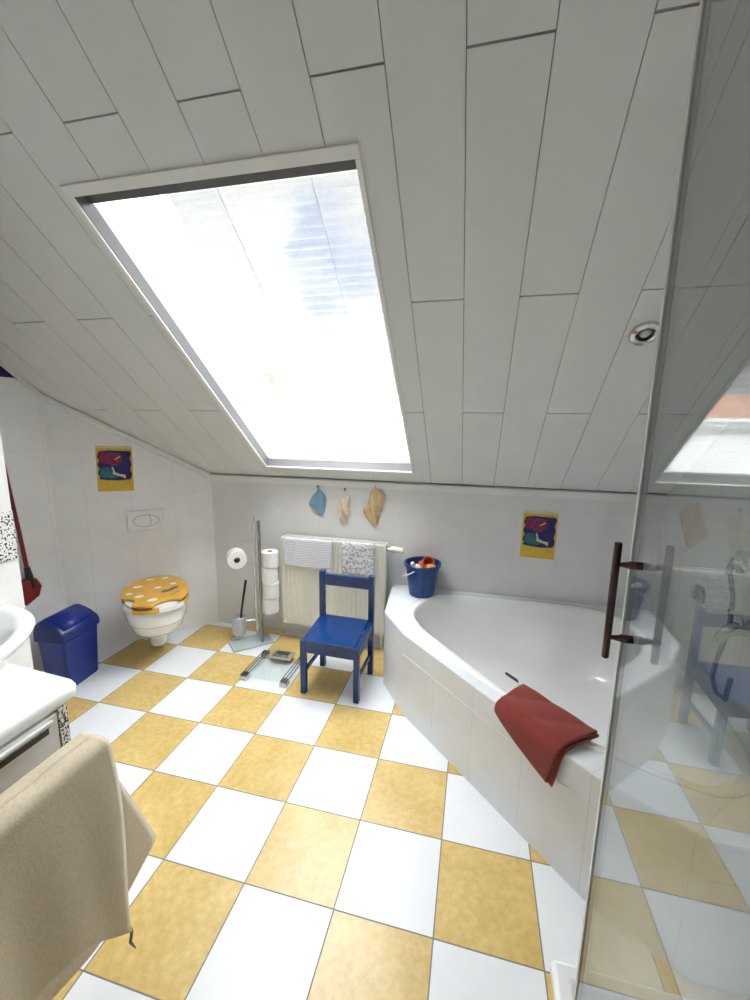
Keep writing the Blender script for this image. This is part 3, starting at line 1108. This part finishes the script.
def tring(w_, back, front, z, n=48, k=2.3):
    """egg outline; local -y is out of the wall"""
    out = []
    cy = back + (front - back) * .55
    for i in range(n):
        a = 2 * PI * i / n
        c_, s_ = math.cos(a), math.sin(a)
        x = w_ * abs(c_) ** (2 / k) * (1 if c_ >= 0 else -1)
        d = (front - cy) if s_ < 0 else (cy - back)
        y = abs(s_) ** (2 / k) * d * (-1 if s_ < 0 else 1)
        # local y: s_<0 is the front, towards -y
        out.append((x, -(cy - y) if s_ >= 0 else -(cy + abs(y)), z))
    return out


m = MB()
m.loft([tring(.055, .04, .245, .035), tring(.062, .03, .25, .05), tring(.070, .02, .26, .10), tring(.085, .01, .29, .145), tring(.135, .0, .39, .175), tring(.160, 0, .455, .22), tring(.172, 0, .49, .275),
        tring(.176, 0, .505, .295), tring(.183, 0, .525, .305), tring(.188, .0, .530, .36), tring(.190, .0, .533, .398), tring(.184, .006, .528, .404)])
m.build('bowl', 'porcelain', tl, ang=50)
# seat ring: yellow with white sections
m = MB(); m.loft([tring(.194, .05, .546, .407), tring(.198, .048, .550, .412), tring(.198, .048, .550, .428), tring(.194, .05, .546, .433)])
st = m.build('seat', 'yellow_seat', tl, ang=40)
rr0 = tring(.1995, .046, .5515, .4065)
rr1 = tring(.1995, .046, .5515, .4345)
rin0 = tring(.16, .08, .51, .4065)
rin1 = tring(.16, .08, .51, .4345)


def arc_piece(mm, i0, i1):
    idx = [i % 48 for i in range(i0, i1 + 1)]
    for a, b in zip(idx, idx[1:]):
        mm.hexa([rin0[a], rin0[b], rr0[b], rr0[a], rin1[a], rin1[b], rr1[b], rr1[a]])


for i0, i1 in ((25, 30), (36, 42)):
    m = MB(); arc_piece(m, i0, i1); m.build('white_section', 'seat_white', st, ang=30)
# lid: yellow board cut with notches over a white board
LZ = .435
m = MB(); m.loft([tring(.186, .05, .535, LZ), tring(.186, .05, .535, LZ + .010)])
ld = m.build('lid', 'seat_white', tl, ang=30)
lo = [Vector(p[:2]) for p in tring(.200, .040, .550, 0, 120)]
notches = [((-.205, -.435), .075, .035), ((.055, -.590), .10, .055), ((-.20, -.10), .070, .05), ((.195, -.09), .05, .03), ((.155, -.03), .05, .03)]
cl = Vector((0, -.28))
out_ = []
for p in lo:
    q = p.copy()
    for (nx, ny), rad_, _ in notches:
        c_ = Vector((nx, ny))
        if (q - c_).length < rad_:
            # pull in along the direction to the centre until outside the notch
            d_ = (cl - q).normalized()
            for _k in range(60):
                if (q - c_).length >= rad_:
                    break
                q += d_ * .003
    out_.append((q.x, q.y))
m = MB(); m.prism(out_, LZ + .010, LZ + .0135); m.build('lid_edge', 'seat_brown', ld, smooth=False)
m = MB(); m.prism([(cl.x + (x - cl.x) * .995, cl.y + (y - cl.y) * .995) for x, y in out_], LZ + .0135, LZ + .030)
m.build('lid_top', 'yellow_seat', ld, smooth=False, bevel=.0025)
for (cx, cy, rx, ry) in ((-.10, -.20, .030, .018), (-.10, -.37, .026, .017), (-.03, -.46, .030, .020), (.075, -.115, .022, .014), (.02, -.27, .022, .012), (.115, -.24, .020, .014), (-.02, -.10, .026, .014), (-.155, -.30, .020, .014)):
    m = MB(); m.prism([(cx + rx * math.cos(2 * PI * i / 20), cy + ry * math.sin(2 * PI * i / 20)) for i in range(20)], LZ + .0295, LZ + .0308)
    m.build('white_spot', 'seat_white', ld, smooth=False)
m = MB(); m.prism([(.030, -.345), (.055, -.325), (.075, -.333), (.105, -.300), (.135, -.295), (.142, -.318), (.112, -.340), (.090, -.362), (.055, -.372), (.035, -.365)], LZ + .0295, LZ + .0308)
m.build('grey_motif', 'motif', ld, smooth=False)
m = MB(); m.tube([(.075, -.425, LZ + .0302), (.105, -.415, LZ + .0302), (.118, -.40, LZ + .0302), (.138, -.392, LZ + .0302)], .0016, 6)
m.build('ink_line', 'seat_brown', ld)
for sx in (-.075, .075):
    MB().tube([(sx - .02, -.06, .425), (sx + .02, -.06, .425)], .010, 12).build('hinge', 'chrome', tl)

ld.rotation_euler = (.04, 0, 0)
ld.location = (0, .016, .022)

# ------------------------------------------------------------------ waste bin
bn = thing('waste_bin', 'blue plastic swing-lid bin standing by the left wall', 'bin', (-1.335, .808, 0), PI / 2 + .10)
m = MB()
m.loft([[(x, y, z) for x, y in rrect(.130 * k, .092 * k, .022)] for z, k in ((0.0, .85), (.006, .88), (.30, 1.0), (.31, 1.02))], cap1=True)
m.build('body', 'blue_bin', bn, ang=40)
# hood lid: a half barrel running along the long side
m = MB()
rings = []
for i in range(2):
    rings.append([])


def lid_ring(x, sc):
    pr = [(-.100, .318), (-.102, .340), (-.097, .362), (-.085, .380), (-.045, .408), (.000, .428), (.035, .438), (.060, .434), (.084, .412), (.099, .370), (.100, .318)]
    return [(x, y * sc, .300 + (z - .300) * sc) for y, z in pr]


m.loft([lid_ring(-.140, .86), lid_ring(-.137, .95), lid_ring(-.128, 1.0), lid_ring(.128, 1.0), lid_ring(.137, .95), lid_ring(.140, .86)])
ldb = m.build('hood', 'blue_lid', bn, ang=50)
m = MB()
fl = [(-.086, .382), (-.045, .4105), (.000, .4305), (.035, .4405), (.050, .440)]
m.loft([[(x, y, z + d) for y, z in fl] for x, d in ((-.112, .0), (.112, .0))] , cap0=False, cap1=False, closed=False)
m.build('swing_flap', 'blue_bin', bn, solid=.003, ang=50)

# ------------------------------------------------------------------ red long-handled brush on the left wall
rb = thing('long_handled_brush', 'long dark red brush hanging upright on the left wall behind the partition', 'brush', (XL, .785, .48))
MB().tube([(.035, .0, .22), (.033, -.014, .45), (.030, -.040, .80), (.030, -.060, 1.02)], [.012, .011, .010, .009], 12).build('handle', 'red_plastic', rb)
MB().tube([(.040, .012, .10), (.037, .005, .17), (.035, .0, .235)], [.020, .021, .015], 14).build('socket', 'black', rb)
m = MB()
hexp = [(-.075, .03), (-.035, .0), (.045, .035), (.068, .095), (.040, .155), (-.040, .165), (-.082, .10)]
m.loft([[(d, y * k, .085 + (z - .085) * k) for y, z in hexp] for d, k in ((.012, .8), (.02, 1.0), (.045, 1.0), (.055, .85))])
m.build('head', 'red_plastic', rb, smooth=False, bevel=.006)
MB().box(0, -.065, .99, .045, -.053, 1.0).build('hanger', 'brushed', rb, smooth=False, bevel=.002)

# ------------------------------------------------------------------ toilet roll stand
sn = thing('toilet_roll_stand', 'chrome toilet roll stand with glass base beside the radiator', 'stand', (-.486, 1.483, 0))


def S(x, y, z):
    return (x + .486, y - 1.483, z)


m = MB()
pp = [(-.656, 1.438), (-.535, 1.322), (-.330, 1.527), (-.451, 1.643)]
m.prism([(x + .486, y - 1.483) for x, y in pp], .004, .016)
m.build('base_plate', 'base_glass', sn, smooth=False, bevel=.002)
for x, y in ((-.62, 1.44), (-.535, 1.36), (-.37, 1.52), (-.45, 1.60)):
    MB().lathe([(.012, 0), (.012, .004)], S(x, y, 0), 12).build('foot', 'darkchrome', sn)
pL, pR = (-.483, 1.558), (-.410, 1.500)
MB().tube([S(*pL, .014), S(*pL, .94)], .011, 14).build('post', 'chrome', sn)
MB().tube([S(*pR, .014), S(*pR, .925)], .011, 14).build('post', 'darkchrome', sn)
for z in (.20, .90):
    MB().tube([S(pL[0], pL[1], z), S(pR[0], pR[1], z)], .006, 10).build('cross_bar', 'chrome', sn)
RC = Vector((-.590, 1.492, .652))
AX = Vector((.60, -.80, 0)).normalized()      # roll axis: its face looks towards the room
MB().tube([S(*pL, .755), S(-.535, 1.55, .758), S(-.575, 1.565, .740), S(*(RC - AX * .075 + Vector((0, 0, .060)))), S(*(RC - AX * .078 + Vector((0, 0, .004)))), S(*(RC - AX * .07)), S(*(RC + AX * .058))], .005, 10).build('roll_arm', 'chrome', sn)
SR = Vector((-.352, 1.535))
MB().tube([S(SR.x, SR.y, .238), S(SR.x, SR.y, .69)], .008, 12).build('spare_roll_pole', 'chrome', sn)
MB().lathe([(.052, 0), (.052, .006)], S(SR.x, SR.y, .236), 24).build('spare_roll_tray', 'chrome', sn)
MB().tube([S(pR[0], pR[1], .239), S(SR.x, SR.y, .239)], .006, 10).build('cross_bar', 'chrome', sn)
BC = Vector((-.592, 1.492))
MB().tube([S(*pL, .15), S(BC.x + .03, BC.y + .02, .15)], .006, 10).build('bowl_arm', 'chrome', sn)
MB().lathe([(.030, .050), (.044, .060), (.052, .12), (.054, .190), (.050, .190), (.047, .12), (.040, .065), (.0, .062)], S(BC.x, BC.y, 0), 24, cap1=False).build('brush_bowl', 'frost', sn)

br = thing('toilet_brush', 'black-handled toilet brush standing in the frosted bowl of the stand', 'brush', (BC.x, BC.y, .064))
MB().tube([(0, 0, .0), (.004, .003, .02), (.010, .006, .10), (.012, .008, .115)], [.020, .034, .034, .010], 14).build('bristles', 'paper', br)
MB().tube([(.012, .008, .11), (.022, .013, .20), (.050, .030, .395), (.0515, .031, .405)], [.008, .008, .0095, .006], 12).build('handle', 'black', br)


def roll(label, loc, rot, tail=False, group=None, r=.058, h=.112):
    t = thing('toilet_roll', label, 'toilet roll', loc, 0, group)
    t.rotation_euler = rot
    m = MB()
    m.loft([[(rr * math.cos(2 * PI * k / 40), rr * math.sin(2 * PI * k / 40), z) for k in range(40)] for rr, z in
            ((.021, -h / 2), (r - .003, -h / 2), (r, -h / 2 + .003), (r, h / 2 - .003), (r - .003, h / 2), (.021, h / 2))] , cap0=False, cap1=False)
    m.build('paper', 'paper', t, ang=40)
    m = MB()
    m.loft([[(rr * math.cos(2 * PI * k / 32), rr * math.sin(2 * PI * k / 32), z) for k in range(32)] for rr, z in
            ((.0205, -h / 2 + .001), (.0215, -h / 2 + .001), (.0215, h / 2 - .001), (.0205, h / 2 - .001), (.0205, -h / 2 + .001))], cap0=False, cap1=False)
    m.build('core', 'card', t, ang=40)
    return t


q = Vector(AX).to_track_quat('Z', 'Y').to_euler()
hr = roll('toilet roll hanging on the arm of the stand, its round face showing', RC - Vector((0, 0, .014)), q, r=.066, h=.10)
pos_words = ['lowest', 'second lowest', 'second from the top', 'topmost']
base = None
for i, wd in enumerate(pos_words):
    lab = 'spare toilet roll on the stand, %s of the upright stack of four' % wd
    loc = (SR.x + (.004 if i % 2 else -.003), SR.y, .243 + .057 + i * .1145)
    if base is None:
        base = roll(lab, loc, (0, 0, .3), group='spare toilet rolls on the stand')
    else:
        c = copy_tree(base)
        c.location = loc
        c['label'] = lab

# ------------------------------------------------------------------ bathroom scale
sca = thing('bathroom_scale', 'glass bathroom scale with metal strips on the floor left of the blue chair', 'scale', (-.168, 1.212, 0), -.01)
gw, gd = .162, .155
MB().box(-gw, -gd, .026, gw, gd, .033).build('glass_plate', 'scale_glass', sca, smooth=False, bevel=.0015)
for sx in (-1, 1):
    for sy in (-1, 1):
        x0_, y0_ = sx * (gw - .026), sy * (gd - .022)
        MB().box(x0_ - .025, y0_ - .022, 0, x0_ + .025, y0_ + .022, .0255).build('foot', 'brushed', sca, smooth=False, bevel=.003)
        MB().box(x0_ - .022, y0_ - .020, .0332, x0_ + .022, y0_ + .020, .036).build('pad', 'darkchrome', sca, smooth=False, bevel=.001)
    for k in (-.020, 0, .020):
        x0_ = sx * (gw - .026) + k
        MB().box(x0_ - .003, -gd + .042, .0332, x0_ + .003, gd - .042, .0352).build('metal_strip', 'motif_grey', sca, smooth=False)
dsp = MB().box(-.075, gd - .085, .0335, .075, gd + .004, .050).build('display_unit', 'brushed', sca, smooth=False, bevel=.004)
MB().box(-.048, gd - .052, .0502, .048, gd - .010, .0512).build('display', 'lcd', dsp, smooth=False)
for x in (-.045, .0, .045):
    MB().box(x - .012, gd - .076, .0502, x + .012, gd - .064, .0515).build('button', 'darkchrome', dsp, smooth=False)

# ------------------------------------------------------------------ blue child's chair
ch = thing('childs_chair', 'small blue wooden chair in front of the radiator', 'chair', (.279, 1.193, 0), -.028)
hw, hdp, lt = .165, .150, .017
SZ = .345
for sx in (-1, 1):
    MB().box(sx * hw - lt, -hdp - lt, 0, sx * hw + lt, -hdp + lt, SZ - .006).build('leg', 'blue_wood', ch, smooth=False, bevel=.003)
    MB().box(sx * hw - lt, hdp - lt, 0, sx * hw + lt, hdp + lt, .668).build('leg', 'blue_wood', ch, smooth=False, bevel=.003)
    MB().box(sx * hw - .008, -hdp + lt, .125, sx * hw + .008, hdp - lt, .150).build('stretcher', 'blue_wood', ch, smooth=False, bevel=.002)
    MB().hexa([(sx * hw - .013, -hdp + lt, SZ - .068), (sx * hw + .013, -hdp + lt, SZ - .068), (sx * hw + .013, hdp - lt, SZ - .045), (sx * hw - .013, hdp - lt, SZ - .045),
               (sx * hw - .013, -hdp + lt, SZ - .010), (sx * hw + .013, -hdp + lt, SZ - .010), (sx * hw + .013, hdp - lt, SZ + .018), (sx * hw - .013, hdp - lt, SZ + .018)]).build('side_apron', 'blue_wood', ch, smooth=False, bevel=.002)
MB().box(-hw + lt, -hdp - .012, SZ - .078, hw - lt, -hdp + .010, SZ - .012).build('front_apron', 'blue_wood', ch, smooth=False, bevel=.002)
MB().box(-hw + lt, hdp - .010, SZ - .045, hw - lt, hdp + .010, SZ + .020).build('rear_apron', 'blue_wood', ch, smooth=False, bevel=.002)
MB().hexa([(-hw + .014, -hdp - .016, SZ - .012), (hw - .014, -hdp - .016, SZ - .012), (hw - .014, hdp - lt - .001, SZ + .018), (-hw + .014, hdp - lt - .001, SZ + .018),
           (-hw + .014, -hdp - .016, SZ + .001), (hw - .014, -hdp - .016, SZ + .001), (hw - .014, hdp - lt - .001, SZ + .031), (-hw + .014, hdp - lt - .001, SZ + .031)]).build('seat', 'blue_wood', ch, smooth=False, bevel=.002)
MB().box(-hw + lt, hdp - .011, .575, hw - lt, hdp + .011, .650).build('back_rail', 'blue_wood', ch, smooth=False, bevel=.003)

# ------------------------------------------------------------------ bucket and what is in it
bk = thing('bucket', 'navy blue plastic bucket on the bath deck beside the radiator', 'bucket', (.735, 1.581, ZD + .0005))
m = MB()
m.lathe([(.0, .0), (.076, 0), (.083, .006), (.111, .186), (.113, .202), (.122, .204), (.123, .222), (.119, .225), (.112, .222), (.107, .186), (.079, .012), (.0, .010)], (0, 0, 0), 48, cap0=False, cap1=False)
m.build('pail', 'blue_bucket', bk, ang=40)
m = MB()
hp = []
for i in range(25):
    a = PI * i / 24
    hp.append((-.128 * math.cos(a), -.128 * math.sin(a) * .98, .200 - .075 * math.sin(a)))
# the wire bail is folded down against the front
ea = math.radians(-105)
hpp = []
for i in range(21):
    k = i / 20
    an = ea - PI * k                    # round the left side from the front ear to the rear ear
    r_ = .124 + .006 * math.sin(PI * k)
    hpp.append((r_ * math.cos(an), r_ * math.sin(an), .198 - .085 * math.sin(PI * k)))
m.tube(hpp, .0034, 8)
m.build('bail', 'trim', bk)
for k in (0, 1):
    an = ea - PI * k
    MB().tube([(.110 * math.cos(an), .110 * math.sin(an), .199), (.128 * math.cos(an), .128 * math.sin(an), .199)], .008, 10).build('ear', 'blue_bucket', bk)


def in_bucket(name, label, cat, mat, maker, dx, dy, dz, rot):
    t = maker().build(name, mat, ang=35)
    t.location = (.735 + dx, 1.581 + dy, ZD + dz)
    t.rotation_euler = rot
    return tag(t, label, cat)


def bottle():
    return MB().lathe([(.0, -.09), (.024, -.09), (.027, -.085), (.027, .04), (.022, .055), (.012, .062), (.012, .085), (.0, .087)], (0, 0, 0), 20, cap0=False, cap1=False)


in_bucket('plastic_bottle', 'white plastic bottle standing at the back left inside the navy bucket', 'bottle', 'toy_white', bottle, -.045, .030, .130, (.15, -.35, 0))
in_bucket('plastic_bottle', 'white plastic bottle leaning at the front inside the navy bucket', 'bottle', 'toy_white', bottle, -.008, -.042, .170, (.15, -.75, .25))


def cup():
    return MB().lathe([(.0, -.05), (.028, -.05), (.042, .045), (.044, .05), (.039, .05), (.026, -.042), (.0, -.042)], (0, 0, 0), 8, cap0=False, cap1=False)


in_bucket('toy_cup', 'orange plastic toy cup lying in the navy bucket', 'toy', 'orange', cup, .020, .000, .212, (.9, .55, .2))


def sponge():
    m_ = MB()
    m_.box(-.034, -.022, -.016, .034, .022, .016)
    bmesh.ops.bevel(m_.bm, geom=m_.bm.edges[:], offset=.006, segments=2, affect='EDGES')
    return m_


in_bucket('sponge', 'yellow sponge at the right inside the navy bucket', 'sponge', 'toy_yellow', sponge, .062, -.038, .205, (.3, .25, .9))
in_bucket('toy_block', 'red-orange toy block at the back of the navy bucket', 'toy', 'orange', sponge, .000, .068, .190, (.4, -.2, .1))

# ------------------------------------------------------------------ red towel over the bath edge
# built along the front edge: u along the edge, profile from the deck over the edge and down
e_o, e_d = f0, fd          # front edge line of the deck
inn = -fn_                  # towards the tub


def edge_u(p):
    return (Vector(p) - e_o).dot(e_d)


def rt_fn(lift, cut, ua, ub, ua2, ub2):
    def fn(u, v):
        # v: 0 on the deck (inner side) .. 1 bottom of the hanging part
        uu_top = ua + (ub - ua) * u
        uu_bot = ua2 + (ub2 - ua2) * u
        L_deck = .165 - .015 * u
        L_hang = .030 + .118 * u ** 0.75
        d = v * (L_deck + L_hang)
        k = v
        uu = uu_top * (1 - k) + uu_bot * k
        wob = .004 * math.sin(7 * u + 5 * v)
        if d < L_deck:
            p = e_o + e_d * uu + inn * (L_deck - d)
            z = ZD + .012 + lift + abs(wob) + .012 * u * (1 - d / L_deck)
            edge_r = max(0, (d - (L_deck - .02)) / .02)
            z -= .006 * edge_r ** 2
        else:
            dd_ = d - L_deck
            out = .004 + lift + .012 * math.sin(min(1, dd_ / .03) * PI / 2) + .006 * u * (dd_ / max(.01, L_hang))
            p = e_o + e_d * uu - inn * out
            z = ZD + .006 + lift - dd_
        return (p.x, p.y, z)
    return fn


rt = thing('towel', 'folded brick-red towel draped over the tiled front edge of the bathtub', 'towel', (1.30, .42, ZD))
RI = Matrix.Translation((-1.30, -.42, -ZD))
for nm, lift, a, b, a2, b2 in (('lower_layer', 0.0, .665, 1.005, .692, .955), ('upper_layer', .011, .660, .998, .682, .940)):
    m = MB(); m.grid(rt_fn(lift, 0, a, b, a2, b2), 40, 40)
    bmesh.ops.transform(m.bm, matrix=RI, verts=m.bm.verts[:])
    m.build(nm, 'red_terry', rt, solid=.009, ang=80)

stk = thing('thin_brush', 'thin white stick with dark tip lying from the red towel over the tub', 'brush', (1.28, .665, ZD + .02))
MB().tube([(.075, -.095, .004), (.0, .0, .002), (-.010, .018, .0)], .0028, 8).build('stem', 'toy_white', stk)
MB().tube([(-.008, .013, .0), (-.016, .030, -.001), (-.052, .074, -.004), (-.058, .080, -.004)], [.0035, .007, .007, .004], 10).build('tip', 'black', stk)

# ------------------------------------------------------------------ recessed downlight
dl = thing('downlight', 'round chrome recessed spotlight in the sloping plank ceiling', 'ceiling light', cs(1.632, (YB - .783) / CA, 0))
dm = rot_to(-Vector((0, SA, CA)))
MB().lathe([(.030, -.02), (.030, .010), (.036, .016), (.050, .012), (.056, .002), (.056, -.001)], (0, 0, 0), 36, dm, cap0=False, cap1=False).build('ring', 'chrome', dl)
MB().lathe([(.030, .0), (.030, .002), (.0, -.004)], (0, 0, 0), 28, dm, cap1=False).build('reflector', 'lamp_dark', dl)
MB().lathe([(.016, .0), (.016, .006), (.010, .010), (.0, .011)], (0, 0, 0), 20, dm, cap1=False).build('bulb', 'frost', dl)

# ------------------------------------------------------------------ vanity, basin, counter
PX = -0.65
vc = thing('vanity_cabinet', 'white vanity cabinet with drawer and mosaic edge at the left', 'cabinet', (PX, -1.0, 0))


def V(x, y, z):
    return (x - PX, y + 1.0, z)


def vbox(x0, y0, z0, x1, y1, z1):
    return MB().box(*V(x0, y0, z0), *V(x1, y1, z1))


vbox(PX + .003, -1.7, .08, -.10, -.222, .775).build('carcass', 'cabinet', vc, smooth=False, bevel=.002)
vbox(PX + .003, -1.68, 0, -.15, -.235, .08).build('plinth', 'cabinet', vc, smooth=False)
vbox(-.099, -.246, .10, -.079, -.220, .775).build('mosaic_edge', 'mosaic', vc, smooth=False, bevel=.001)
dr = vbox(-.099, -.86, .60, -.081, -.249, .772).build('drawer', 'cabinet', vc, smooth=False, bevel=.002)
m = vbox(-.082, -.82, .757, -.060, -.275, .764)
m.box(*V(-.066, -.82, .757), *V(-.060, -.275, .772))
m.build('handle', 'trim', dr, smooth=False, bevel=.002)
vbox(-.0812, -.82, .726, -.0795, -.277, .756).build('grip_slot', 'black', dr, smooth=False)
dr2 = vbox(-.099, -.86, .11, -.081, -.249, .595).build('door', 'cabinet', vc, smooth=False, bevel=.002)
vbox(-.082, -.29, .40, -.065, -.275, .56).build('handle', 'trim', dr2, smooth=False, bevel=.002)
vbox(-.099, -1.68, .11, -.081, -.865, .772).build('door', 'cabinet', vc, smooth=False, bevel=.002)

# counter slab with a generously rounded front corner
m = MB()
cor = [(PX + .003, -1.72), (-.078, -1.72)]
for i in range(13):
    a = PI / 2 * i / 12
    cor.append((-.078 - .05 + .05 * math.cos(a), -.160 - .05 + .05 * math.sin(a)))
cor.append((PX + .003, -.125))


def slabring(d, z):
    # shrink towards the middle by d on the free sides only
    return [((x - d if x > PX + .02 else x), (y - d if y > -1 else y), z) for x, y in cor]


m.loft([slabring(.016, .776), slabring(.005, .781), slabring(0, .792), slabring(0, .806), slabring(.005, .817), slabring(.016, .822)])
o = m.build('countertop', 'counter', None, ang=60)
tag(o, 'white countertop with rounded front corner over the vanity cabinet', 'countertop')

# half-round basin against the partition
bs = thing('washbasin', 'white half-round washbasin on the counter against the partition wall', 'basin', (PX + .003, -.31, .8225))


def bring2(r, z, n=40, sq=1.0):
    return [(r * math.sin(PI * i / n) * sq, -r * math.cos(PI * i / n), z) for i in range(n + 1)]


m = MB()
m.loft([bring2(.27, .0), bring2(.31, .02), bring2(.340, .045), bring2(.358, .066), bring2(.360, .076), bring2(.352, .082), bring2(.325, .083), bring2(.305, .074), bring2(.27, .045), bring2(.20, .022), bring2(.06, .016)], cap0=True, cap1=True)
m.build('bowl', 'porcelain', bs, ang=60)
tp = MB().tube([(.06, 0, .075), (.06, 0, .17), (.085, 0, .20), (.14, 0, .205), (.17, 0, .195)], [.02, .018, .016, .013, .011], 14).build('tap', 'chrome', bs)

# ------------------------------------------------------------------ beige bath towel over a rail
rl = thing('towel_rail', 'short towel rail on the vanity front carrying the beige towel', 'towel rail', (-.079, -.7, .72))
m = MB()
m.tube([(.235, -.32, .060), (.235, .31, .060)], .026, 16)
m.build('bar', 'brushed', rl)
for y in (-.28, -.02):
    MB().tube([(.0, y, .03), (.10, y, .045), (.215, y, .058)], .010, 12).build('bracket', 'brushed', rl)

bt = thing('bath_towel', 'thick beige terry bath towel hanging over the rail in the lower left foreground', 'towel', (.155, -.7, .78))
ZT, XC, RT_ = .780, .155, .042


def bt_front(u, v):
    # u: 0 right end (far) .. 1 left end (near the camera); v down the front
    y0 = -.345 - .75 * u
    zb = .29 + .115 * min(1, u / .16) + .01 * min(1, u) - .05 * max(0, u - .3)
    y1 = y0 - .005 + .0 * u
    if v < .12:
        q_ = v / .12
        if q_ < .5:
            return (XC + (RT_ - .016) * q_ / .5, y0, ZT + RT_ - .002 * math.sin(u * 40))
        a = PI / 2 * (1 - (q_ - .5) / .5)
        return (XC + RT_ - .016 + .016 * math.cos(a), y0 + .004 * math.cos(a), ZT + RT_ - .016 + .016 * math.sin(a))
    k = (v - .12) / .88
    ztop = ZT + RT_ - .016
    z = ztop + (zb - ztop) * k
    fold = (.010 * math.sin(u * 15 + .6) + .006 * math.sin(u * 31 + 2 * k)) * k
    x = XC + RT_ + .024 * k + fold + .010 * math.sin(k * 3.0)
    y = y0 + .004 * (1 - k) - .025 * k * (1 - u) + .006 * math.sin(k * 6) * (1 - u)
    return (x, y, z)


def bt_back(u, v):
    y0 = -.345 - .75 * u
    flare = max(0, 1 - u / .35)
    if v < .12:
        q_ = v / .12
        if q_ < .5:
            return (XC - (RT_ - .016) * q_ / .5, y0, ZT + RT_ - .002 * math.sin(u * 40))
        a = PI / 2 + PI / 2 * ((q_ - .5) / .5)
        return (XC - RT_ + .016 + .016 * math.cos(a), y0 + flare * .004, ZT + RT_ - .016 + .016 * math.sin(a))
    k = (v - .12) / .88
    zb = .235 + .03 * u
    ztop = ZT + RT_ - .016
    z = ztop + (zb - ztop) * k
    w_ = (k / .86) ** .85 if k < .86 else 1 - 1.0 * ((k - .86) / .14)
    y = y0 + .185 * w_ * flare
    x = XC - RT_ + .020 * k + .008 * math.sin(u * 18) * k
    return (x, y, z)


BT = Matrix.Translation((-.155, .7, -.78))
for nm, f_ in (('front_flap', bt_front), ('back_flap', bt_back)):
    m = MB(); m.grid(f_, 60, 44)
    bmesh.ops.transform(m.bm, matrix=BT, verts=m.bm.verts[:])
    m.build(nm, 'beige_terry', bt, solid=.012, ang=80)
MB().tube([(.075, .330, -.465), (.078, .334, -.50), (.074, .330, -.53), (.080, .338, -.56)], [.002, .004, .004, .0015], 6).build('hanging_tag', 'motif', bt)
